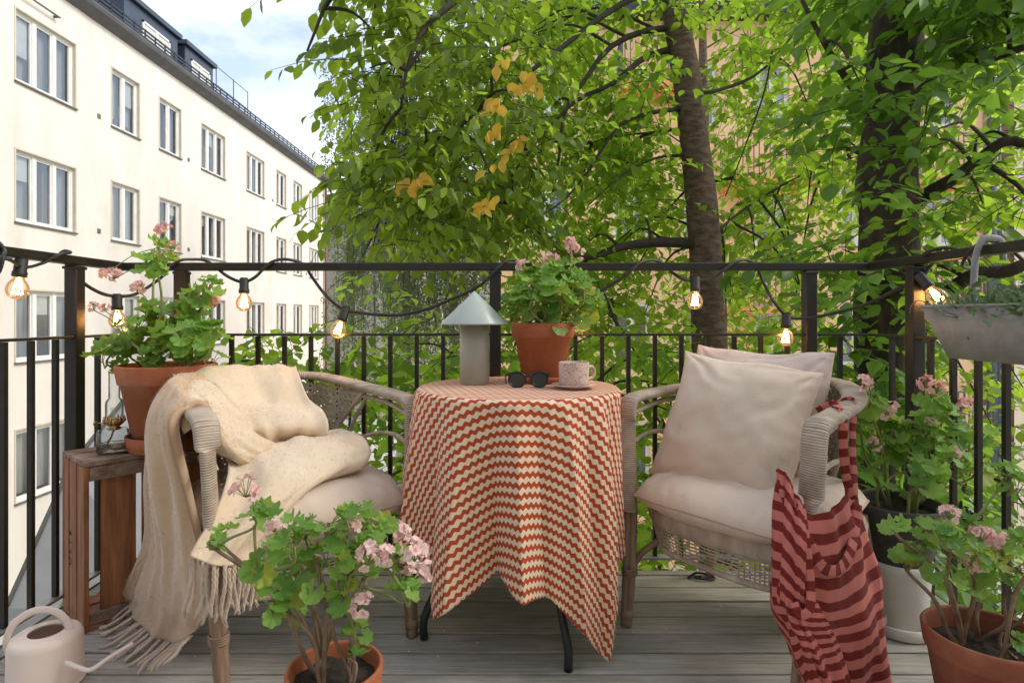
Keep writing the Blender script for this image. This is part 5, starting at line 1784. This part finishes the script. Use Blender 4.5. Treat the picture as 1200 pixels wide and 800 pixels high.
# cup and its plate
cx, cy = (672.5 - 600) * 1.84 / F, 1.84
mb = MB(); mb.lathe([(0, 0), (.034, 0), (.040, .004), (.068, .010), (.0705, .0125), (.068, .0135), (.045, .009), (0, .007)], (cx, cy, TOPZ), 48)
tag(build('cup_saucer', mb, M['speckled'], None), 'speckled pink stoneware saucer under the cup', 'saucer')
cup = thing('cup', 'speckled pink stoneware cup on its saucer at the right of the table', 'cup', (cx, cy, TOPZ + .008))
mb = MB(); mb.lathe([(0, 0), (.040, 0), (.045, .004), (.0465, .012), (.0475, .071), (.0465, .0735), (.0445, .072), (.0435, .012), (0, .009)], (cx, cy, TOPZ + .008), 48)
build('cup_body', mb, M['speckled'], cup)
mb = MB(); mb.tube(crom([(cx + .045, cy + .006, TOPZ + .066), (cx + .060, cy + .014, TOPZ + .064), (cx + .066, cy + .017, TOPZ + .048), (cx + .060, cy + .014, TOPZ + .032), (cx + .045, cy + .006, TOPZ + .028)], 20), .0045, 8, w=.006, up=(.3, -1, 0))
build('handle', mb, M['speckled'], cup)
mb = MB(); mb.lathe([(.043, .052), (0, .052)], (cx, cy, TOPZ + .008), 32)
build('coffee', mb, M['soil'], cup)

# ------------------------------------------------------------------ crate and oil lamp
KX, KY = -1.305, 1.797
ca = math.radians(50)
fd, ldv = Vector((math.cos(ca), math.sin(ca), 0)), Vector((-math.sin(ca), math.cos(ca), 0))
crate = thing('wooden_crate', 'old brown wooden crate standing on end beside the left chair', 'crate', (KX, KY, 0))
W_, DP, HT = .37, .245, .522


def kp(a, b, z): return Vector((KX, KY, 0)) + fd * a + ldv * b + Vector((0, 0, z))


def kbox(mb, a0, a1, b0, b1, z0, z1):
    mb.add([kp(a, b, z) for z in (z0, z1) for b in (b0, b1) for a in (a0, a1)], [(0, 2, 3, 1), (4, 5, 7, 6), (0, 1, 5, 4), (1, 3, 7, 5), (3, 2, 6, 7), (2, 0, 4, 6)])


for nm, z0, z1, m_ in (('top_boards', HT - .016, HT, 'crate_top'), ('bottom_boards', 0, .016, 'crate')):
    mb = MB()
    for k in range(3):
        b0 = k * .084; kbox(mb, .0, W_, b0, b0 + .072, z0, z1)
    build(nm, mb, M[m_], crate, smooth=False, bevel=.002)
for a0, a1 in ((0, .013), (W_ - .013, W_)):
    for k in range(3):
        mb = MB(); kbox(mb, a0 - .001, a1, k * .084 + .002, k * .084 + .072, .017, HT - .017)
        build('side_slat', mb, M['crate'], crate, smooth=False, bevel=.002)
for k, (a0, a1) in enumerate(((.050, .148), (.166, .250), (.268, .350))):
    mb = MB(); kbox(mb, a0, a1, .026, .038, .017, HT - .017)
    build('bottom_board', mb, M['crate'], crate, smooth=False, bevel=.002)
mb = MB()
kbox(mb, .014, W_ - .014, .004, .020, HT - .062, HT - .0175)
build('cross_batten', mb, M['crate_top'], crate, smooth=False, bevel=.002)
mb = MB(); kbox(mb, .014, W_ - .014, .004, .020, .0175, .05)
build('cross_batten', mb, M['crate_top'], crate, smooth=False, bevel=.002)
txt = bpy.data.curves.new('stencil', 'FONT')                 # worn stencil letters on the side slat
txt.body = 'OLTE'; txt.size = .036; txt.space_character = 1.5; txt.extrude = .0003
to = bpy.data.objects.new('stencil_lettering', txt); COL.objects.link(to)
dg = bpy.context.evaluated_depsgraph_get()
tm = bpy.data.meshes.new_from_object(to.evaluated_get(dg))
bpy.data.objects.remove(to)
to = link('stencil_lettering', tm, M['soil'], crate)
R3 = Matrix((Vector((0, 0, 1)), -ldv * -1, -fd)).transposed().to_4x4()
ctr = kp(-.0022, .135, .17) - Vector((KX, KY, 0))
to.matrix_local = Matrix.Translation(ctr) @ R3

ox, oy = (134 - 600) * 1.935 / F, 1.935
oz = HT + .001
ol = thing('oil_lamp', 'small clear glass oil lamp standing on the wooden crate', 'oil lamp', (ox, oy, oz))
mb = MB(); mb.lathe([(0, 0), (.046, 0), (.0495, .004), (.0495, .070), (.047, .074), (.018, .076), (.016, .082)], (ox, oy, oz), 40)
build('reservoir', mb, M['clear'], ol)
mb = MB(); mb.lathe([(0, .004), (.046, .004), (.046, .030), (0, .030)], (ox, oy, oz), 40)
mo = glass_mat('lamp oil', (.86, .84, .78), refl=.03)
build('oil', mb, mo, ol)
mb = MB()
prof = [(.016, .074), (.022, .078), (.014, .084), (.024, .092), (.027, .102), (.022, .112), (.0, .113)]
mb.lathe(prof, (ox, oy, oz), 24)
for k in range(14):
    a = k * 6.283 / 14
    mb.tube([(ox + .022 * math.cos(a), oy + .022 * math.sin(a), oz + .094), (ox + .031 * math.cos(a), oy + .031 * math.sin(a), oz + .104), (ox + .027 * math.cos(a), oy + .027 * math.sin(a), oz + .118)], .003, 5)
build('burner', mb, M['brass'], ol)
mb = MB(); mb.tube([(ox - .02, oy - .01, oz + .098), (ox - .052, oy - .012, oz + .096)], .002, 6)
mb.lathe([(0, -.002), (.008, -.002), (.008, .002), (0, .002)], (ox - .054, oy - .012, oz + .096), 14, Matrix.Rotation(math.pi / 2, 3, 'Y'))
build('wick_knob', mb, M['brass'], ol)
mb = MB(); mb.lathe([(.025, .112), (.026, .118), (.026, .160), (.024, .168), (.0165, .178), (.0165, .262), (.0175, .266)], (ox, oy, oz), 28)
build('chimney', mb, M['clear'], ol)
mb = MB(); mb.tube(crom([(ox, oy, oz + .08), (ox - .01, oy, oz + .05), (ox - .022, oy, oz + .028), (ox - .008, oy, oz + .010), (ox + .02, oy, oz + .012), (ox + .036, oy - .004, oz + .016)], 24), .0035, 6)
build('wick', mb, M['stem_wood'], ol)

# ------------------------------------------------------------------ watering can
wx, wy = (54 - 600) * 1.55 / F, 1.55
wc = thing('watering_can', 'blush pink watering can with arched handle and long spout at the lower left', 'watering can', (wx, wy, 0))
mb = MB()
mb.lathe([(0, .002), (.083, .002), (.087, .004), (.0875, .009), (.085, .011), (.0835, .014), (.081, .120), (.077, .133), (.069, .139), (.040, .1415)], (wx, wy, 0), 56)
mb.lathe([(.040, .1415), (.0395, .136), (.073, .132), (.077, .02), (0, .016)], (wx, wy, 0), 56)
build('can_body', mb, M['blush'], wc)
mb = MB()
hd = Vector((.88, .2, 0)).normalized()
q = Vector((wx, wy, 0))
hp = [q - hd * .083 + Vector((0, 0, .080)), q - hd * .090 + Vector((0, 0, .125)), q - hd * .073 + Vector((0, 0, .168)), q - hd * .03 + Vector((0, 0, .196)), q + hd * .015 + Vector((0, 0, .193)), q + hd * .043 + Vector((0, 0, .168)), q + hd * .056 + Vector((0, 0, .136))]
mb.tube(crom(hp, 40), .0035, 10, w=.0095, up=None)
build('handle', mb, M['blush'], wc)
mb = MB()
sp0 = q + Vector((.07, -.02, .035))
sp = [P(78, 776, 1.50), P(93, 782, 1.48), P(107, 784, 1.475), P(128, 770, 1.50), P(156, 753, 1.53)]
mb.tube(crom(sp, 30), list(np.linspace(.0066, .0046, 30)), 12, cap=False)
mb.tube(crom(sp, 30), list(np.linspace(.0054, .0034, 30)), 12, cap=False)
build('spout', mb, M['blush'], wc)

# ------------------------------------------------------------------ zinc trough on the right railing
TRX, TZT_, TZB = 1.312, .998, .848
tr_ = thing('planter_trough', 'mottled grey zinc trough planter hooked on the right side railing', 'planter', (TRX, 1.5, TZB))
y0, y1 = 1.10, 1.81
ob = [[(TRX - .045, y0 + .07, TZB), (TRX + .030, y0 + .07, TZB), (TRX + .030, y1 - .085, TZB), (TRX - .045, y1 - .085, TZB)],
      [(TRX - .066, y0, TZT_), (TRX + .040, y0, TZT_), (TRX + .040, y1, TZT_), (TRX - .066, y1, TZT_)]]


def rrect(c, z, r=.02, n=4):
    out = []
    xs = [q[0] for q in c]; ys = [q[1] for q in c]
    xa, xb, ya, yb = min(xs), max(xs), min(ys), max(ys)
    for (cx_, cy_, a0) in ((xb - r, yb - r, 0), (xa + r, yb - r, 90), (xa + r, ya + r, 180), (xb - r, ya + r, 270)):
        for k in range(n + 1):
            a = math.radians(a0 + 90 * k / n)
            out.append((cx_ + r * math.cos(a), cy_ + r * math.sin(a), z))
    return out


mb = MB()
rA, rB = rrect(ob[0], TZB), rrect(ob[1], TZT_)
inn = [(TRX + (x - TRX) * .95, 1.46 + (y - 1.46) * .985, z) for x, y, z in rB]
ind = [(TRX + (x - TRX) * .92, 1.46 + (y - 1.46) * .97, z - .04) for x, y, z in rB]
mb.grid([rA, rB, [(x, y, z + .002) for x, y, z in inn], ind], closed=True)
mb.f.append(tuple(range(len(rA) - 1, -1, -1)))
build('trough', mb, M['zinc'], tr_)
mb = MB(); mb.tube(rB, .0045, 8, closed=True)
build('rim', mb, M['zinc'], tr_)
mb = MB(); mb.add(ind, [tuple(range(len(ind)))])
build('soil', mb, M['soil'], tr_, smooth=False)
for hy in (1.69, 1.25):
    mb = MB()
    mb.tube(crom([(TRX + .012, hy, .93), (TRX + .012, hy, 1.02), (TRX + .018, hy, 1.13), (TRX + .035, hy, 1.182), (XR - .005, hy, 1.192), (XR + .03, hy, 1.182), (XR + .034, hy, 1.13)], 30), .003, 8, w=.011, up=(0, 1, 0))
    build('hook', mb, M['zinc'], tr_)
rng = np.random.default_rng(8)
n = 520
gp = np.stack([rng.uniform(TRX - .05, TRX + .025, n), rng.uniform(y0 + .02, y1 - .03, n), np.full(n, TZT_ - .03)], 1)
gd = nrm(rng.normal(0, .8, (n, 3)) + np.array((-.15, 0, .75))); gd[:, 2] = np.abs(gd[:, 2])
gy = nrm(np.cross(gd, rng.normal(0, 1, (n, 3))))
GBV = [(0, -.05, 0), (0, .05, 0), (.35, .06, .06), (.35, -.06, .06), (.7, .045, .02), (.7, -.045, .02), (1, 0, -.14)]
scatter('frond', GBV, [(0, 1, 2, 3), (3, 2, 4, 5), (5, 4, 6)], gp, gd, gy, np.cross(gd, gy), rng.uniform(.03, .10, n), [M['grass_leaf'], M['dry_leaf']], tr_, midx=(rng.random(n) < .1).astype(int))
lc = Crown()
for k in range(30):
    lc.spray((rng.uniform(TRX - .04, TRX + .02), rng.uniform(y0 + .05, y1 - .05), TZT_ - .01), (rng.normal(), rng.normal(), .6), .13, .032, 9, rng, .6)
lc.leaves('leaves', M['grass_leaf'], tr_)
mb = MB(); mb.tube(crom([(TRX - .05, y1 - .06, TZT_ - .005), P(1078, 352, 1.80), P(1068, 358, 1.78), P(1066, 368, 1.78)], 12), .0015, 5)
build('dry_stalk', mb, M['dry_leaf'], tr_)

# ------------------------------------------------------------------ striped apron over the right arm
A1 = [[(914, 556, 1.47), (928, 585, 1.43), (950, 602, 1.40), (972, 596, 1.43), (990, 578, 1.47), (1003, 556, 1.53)],
      [(910, 600, 1.44), (926, 614, 1.39), (950, 628, 1.37), (974, 622, 1.42), (996, 612, 1.46), (1012, 600, 1.52)],
      [(906, 650, 1.42), (922, 655, 1.36), (946, 660, 1.35), (976, 655, 1.41), (1004, 650, 1.46), (1024, 645, 1.52)],
      [(906, 705, 1.41), (926, 702, 1.34), (950, 706, 1.36), (980, 700, 1.40), (1012, 695, 1.46), (1034, 690, 1.52)],
      [(926, 752, 1.40), (942, 758, 1.34), (962, 760, 1.37), (990, 752, 1.41), (1018, 742, 1.46), (1036, 735, 1.51)],
      [(940, 800, 1.41), (954, 806, 1.36), (970, 806, 1.38), (994, 800, 1.42), (1020, 795, 1.46), (1041, 790, 1.50)],
      [(950, 850, 1.42), (962, 850, 1.38), (976, 850, 1.40), (996, 850, 1.43), (1020, 850, 1.46), (1043, 845, 1.49)]]
A2 = [[(912, 548, 1.45), (922, 556, 1.42), (934, 580, 1.39), (942, 604, 1.37)],          # front fold with diagonal stripes
      [(908, 610, 1.42), (920, 625, 1.36), (936, 640, 1.33), (950, 648, 1.34)],
      [(906, 690, 1.40), (918, 705, 1.33), (938, 716, 1.31), (958, 708, 1.34)],
      [(918, 736, 1.40), (934, 752, 1.33), (956, 756, 1.32), (976, 744, 1.36)],
      [(930, 776, 1.41), (948, 790, 1.35), (970, 792, 1.34), (990, 776, 1.38)],
      [(952, 830, 1.42), (966, 835, 1.37), (982, 835, 1.36), (1000, 815, 1.40)]]
mb = MB()
for S, fold, sl, sd_ in ((A1, .020, .30, 11), (A2, .016, -.75, 15)):
    g, nv_ = sheet(S, 44, 80, fold, 6, sd_)
    nvv, nu = g.shape[:2]
    du = np.concatenate([np.zeros((nvv, 1)), np.cumsum(np.linalg.norm(np.diff(g, axis=1), axis=2), axis=1)], 1)
    dv = np.concatenate([np.zeros((1, nu)), np.cumsum(np.linalg.norm(np.diff(g, axis=0), axis=2), axis=0)], 0)
    vv = np.linspace(0, 1, nvv)[:, None]
    slant = sl * (vv ** .7 if sl > 0 else np.clip(vv * 2.4 - .7, 0, 1))
    mb.grid(g, np.stack([du, -dv + slant * du * 1.0], 2))
apron = build('striped_apron', mb, M['apron'], None, solid=.0022)
tag(apron, 'red and rose striped apron hanging by its straps from the right chair arm', 'apron')


def strap(pts, w, up, k=40):
    mb = MB()
    c = crom([P(*q) for q in pts], k)
    g, uvs = [], []
    up = Vector(up)
    acc = 0
    for i in range(k):
        t = Vector(c[min(i + 1, k - 1)] - c[max(i - 1, 0)]).normalized()
        if i: acc += np.linalg.norm(c[i] - c[i - 1])
        s = t.cross(up).normalized()
        g.append([Vector(c[i]) + s * (w * x) for x in (-.5, -.2, .2, .5)]); uvs.append([(x * w, -acc) for x in (-.5, -.2, .2, .5)])
    mb.grid(g, uvs)
    return build('strap', mb, M['apron'], apron, solid=.003)


strap([(1002, 600, 1.52), (1001, 560, 1.55), (999, 520, 1.57), (1000, 490, 1.58), (1004, 474, 1.60), (998, 468, 1.64), (985, 472, 1.64), (972, 480, 1.60)], .020, (.3, -1, .1))
strap([(1000, 585, 1.51), (992, 560, 1.50), (988, 520, 1.49), (988, 492, 1.49), (985, 480, 1.53), (975, 474, 1.58), (958, 482, 1.60)], .022, (-.1, -1, .1))
strap([(915, 552, 1.46), (918, 570, 1.42), (930, 604, 1.38), (948, 636, 1.345), (962, 662, 1.345), (980, 668, 1.37), (995, 650, 1.42), (1003, 615, 1.48), (1004, 590, 1.51)], .026, (0, -1, .1), 60)
strap([(938, 590, 1.375), (945, 640, 1.33), (950, 690, 1.315), (948, 715, 1.30), (936, 720, 1.30), (930, 706, 1.305)], .020, (0, -1, .1))

# ------------------------------------------------------------------ string lights
sl = thing('string_lights', 'black festoon cable with glowing clear bulbs wound round the top rail', 'string lights', (0, YB, TZ))
Fd, Bk = YB - .034, YB + .034
cab = [P(-30, 335, 1.60), P(-4, 322, 1.62), P(4, 300, 1.63), Vector((XL + .034, 1.70, 1.160)), Vector((XL, 1.71, 1.186)), Vector((XL - .034, 1.71, 1.165)), Vector((XL - .036, 1.66, 1.12)), P(6, 303, 1.70), P(26, 313, 1.76), P(48, 309, 1.86), P(70, 298, 1.90),
       Vector((XL + .03, 1.96, 1.180)), Vector((XL, 1.97, 1.186)), Vector((XL - .034, 2.0, 1.17)), Vector((XL - .03, 2.06, 1.12)), P(100, 333, 2.06), P(120, 344, 2.1), P(138, 347, 2.14), P(160, 344, 2.18), P(188, 326, 2.22), P(200, 312, Fd), P(212, 305, YB - .03), P(224, 304, YB),
       P(240, 305, Bk), P(252, 312, Bk), P(264, 322, Fd), P(278, 329, Fd), P(288, 330, Fd), P(300, 324, Fd), P(314, 310, Fd), P(326, 304.5, YB - .02), P(340, 304.5, YB), P(356, 310, Bk), P(366, 325, Bk), P(382, 346, Fd), P(402, 362, Fd), P(425, 367, Fd), P(465, 369, Fd), P(500, 362, Fd), P(530, 350, Fd), P(560, 336, Fd), P(580, 318, Fd),
       P(592, 306, YB - .02), P(604, 305, YB + .01), P(616, 312, Bk), P(630, 330, Bk), P(650, 348, Fd), P(672, 353, Fd), P(690, 350, Fd), P(712, 336, Fd), P(734, 322, Fd), P(748, 309, YB - .03), P(760, 305, YB), P(774, 307, Bk), P(786, 318, Bk), P(800, 327, Fd), P(816, 329, Fd), P(834, 326, Fd), P(850, 315, Fd), P(862, 306, YB - .02), P(876, 305, YB + .01),
       P(886, 312, Bk), P(894, 330, Bk), P(906, 352, Fd), P(922, 370, Fd), P(940, 373, Fd), P(972, 368, Fd - .02), P(1010, 358, 2.18), P(1045, 342, 2.10), P(1068, 330, 2.02), P(1080, 326, 1.98), P(1090, 312, 1.98), P(1100, 300, 1.97), Vector((XR - .032, 1.92, 1.172)), Vector((XR, 1.88, 1.187)), Vector((XR + .034, 1.84, 1.17)), Vector((XR + .03, 1.80, 1.12)), Vector((XR - .03, 1.76, 1.12)), Vector((XR - .036, 1.72, 1.16)), Vector((XR, 1.70, 1.188)), Vector((XR + .036, 1.67, 1.16)), Vector((XR + .02, 1.58, 1.10)), Vector((XR - .03, 1.48, 1.10)), Vector((XR - .034, 1.42, 1.17)), Vector((XR, 1.38, 1.187))]
mb = MB(); mb.tube(crom(cab, len(cab) * 9), .0048, 7, w=.0062, up=(0, -1, .3))
build('cable', mb, M['cable'], sl)
bulbs = [((25, 306), 1.76, (-.14, 0, -1)), ((137, 348), 2.14, (.03, 0, -1)), ((286, 329), Fd, (0, 0, -1)), ((405, 362), Fd, (-.34, -.05, -1)), ((684, 353), Fd, (-.04, 0, -1)), ((815, 327), Fd, (-.02, 0, -1)), ((922, 370), Fd, (-.06, 0, -1)), ((1078, 324), 1.98, (.42, -.35, -.8))]
for (px, py), d, dr in bulbs:
    p0 = P(px, py, d)
    ax_ = Vector(dr).normalized()
    Rm = ax_.to_track_quat('Z', 'Y').to_matrix()
    mb = MB(); mb.lathe([(0, -.012), (.012, -.012), (.0165, -.006), (.0165, .030), (.019, .033), (.019, .046), (.0165, .048), (0, .048)], p0, 22, Rm)
    sk = build('lamp_socket', mb, M['cable'], sl)
    mb = MB()
    mb.lathe([(.0125, .047), (.0145, .053), (.019, .059), (.025, .068), (.0285, .080), (.029, .087), (.027, .098), (.0215, .107), (.0125, .1135), (0, .115)], p0, 26, Rm)
    build('bulb', mb, M['bulb'], sk)
    mb = MB()
    for k in range(5):
        a = k * 1.2566
        pts = [p0 + Rm @ Vector(((.006 + .007 * s) * math.cos(a + .35 * (s * 4 % 2)), (.006 + .007 * s) * math.sin(a + .35 * (s * 4 % 2)), .058 + .04 * s)) for s in np.linspace(0, 1, 5)]
        mb.tube(pts, .0013, 5)
    mb.tube([p0 + Rm @ Vector((.0125 * math.cos(a), .0125 * math.sin(a), .097 + .003 * math.sin(a * 3))) for a in np.linspace(0, 6.28, 18, endpoint=False)], .0011, 5, closed=True)
    build('filament', mb, M['filament'], sk)

# ------------------------------------------------------------------ small things lying on the deck
rng = np.random.default_rng(2)
for k, (px, py) in enumerate(((706, 718), (737, 705), (735, 741), (742, 742), (520, 741), (535, 742), (1018, 765), (820, 640), (512, 770), (1072, 762), (480, 765), (990, 742), (560, 755), (690, 752), (780, 738), (845, 712), (870, 748), (800, 775), (230, 770), (190, 788), (560, 720), (600, 776))):
    q = P(px, py, F * H / (py - HZ)); q.z = .003
    mb = MB()
    a = rng.uniform(0, 6.28); s = rng.uniform(.004, .008)
    e1, e2 = Vector((math.cos(a), math.sin(a), .1)), Vector((-math.sin(a), math.cos(a), .15))
    mb.add([q + e1 * (s * x) + e2 * (s * yv) + Vector((0, 0, .002 * abs(x))) for x, yv, _ in PETV], PETF)
    tag(build('fallen_petal', mb, M['petal_pale'], None), 'tiny pale petal fallen on the deck boards', 'petal', 'fallen petals on the deck')
mb = MB()
q = P(822, 678, F * H / 308); q.z = .004
mb.tube(crom([q + Vector((-.05, .0, .0)), q + Vector((-.01, .025, .008)), q + Vector((.035, .015, .003)), q + Vector((.045, -.012, .003)), q + Vector((.01, -.022, .004)), q + Vector((-.03, -.008, .006)), q + Vector((.0, .006, .003))], 36), .004, 7)
tag(build('cord_loop', mb, M['cable'], None), 'short dark loop of cord lying on the deck behind the right chair', 'cord')
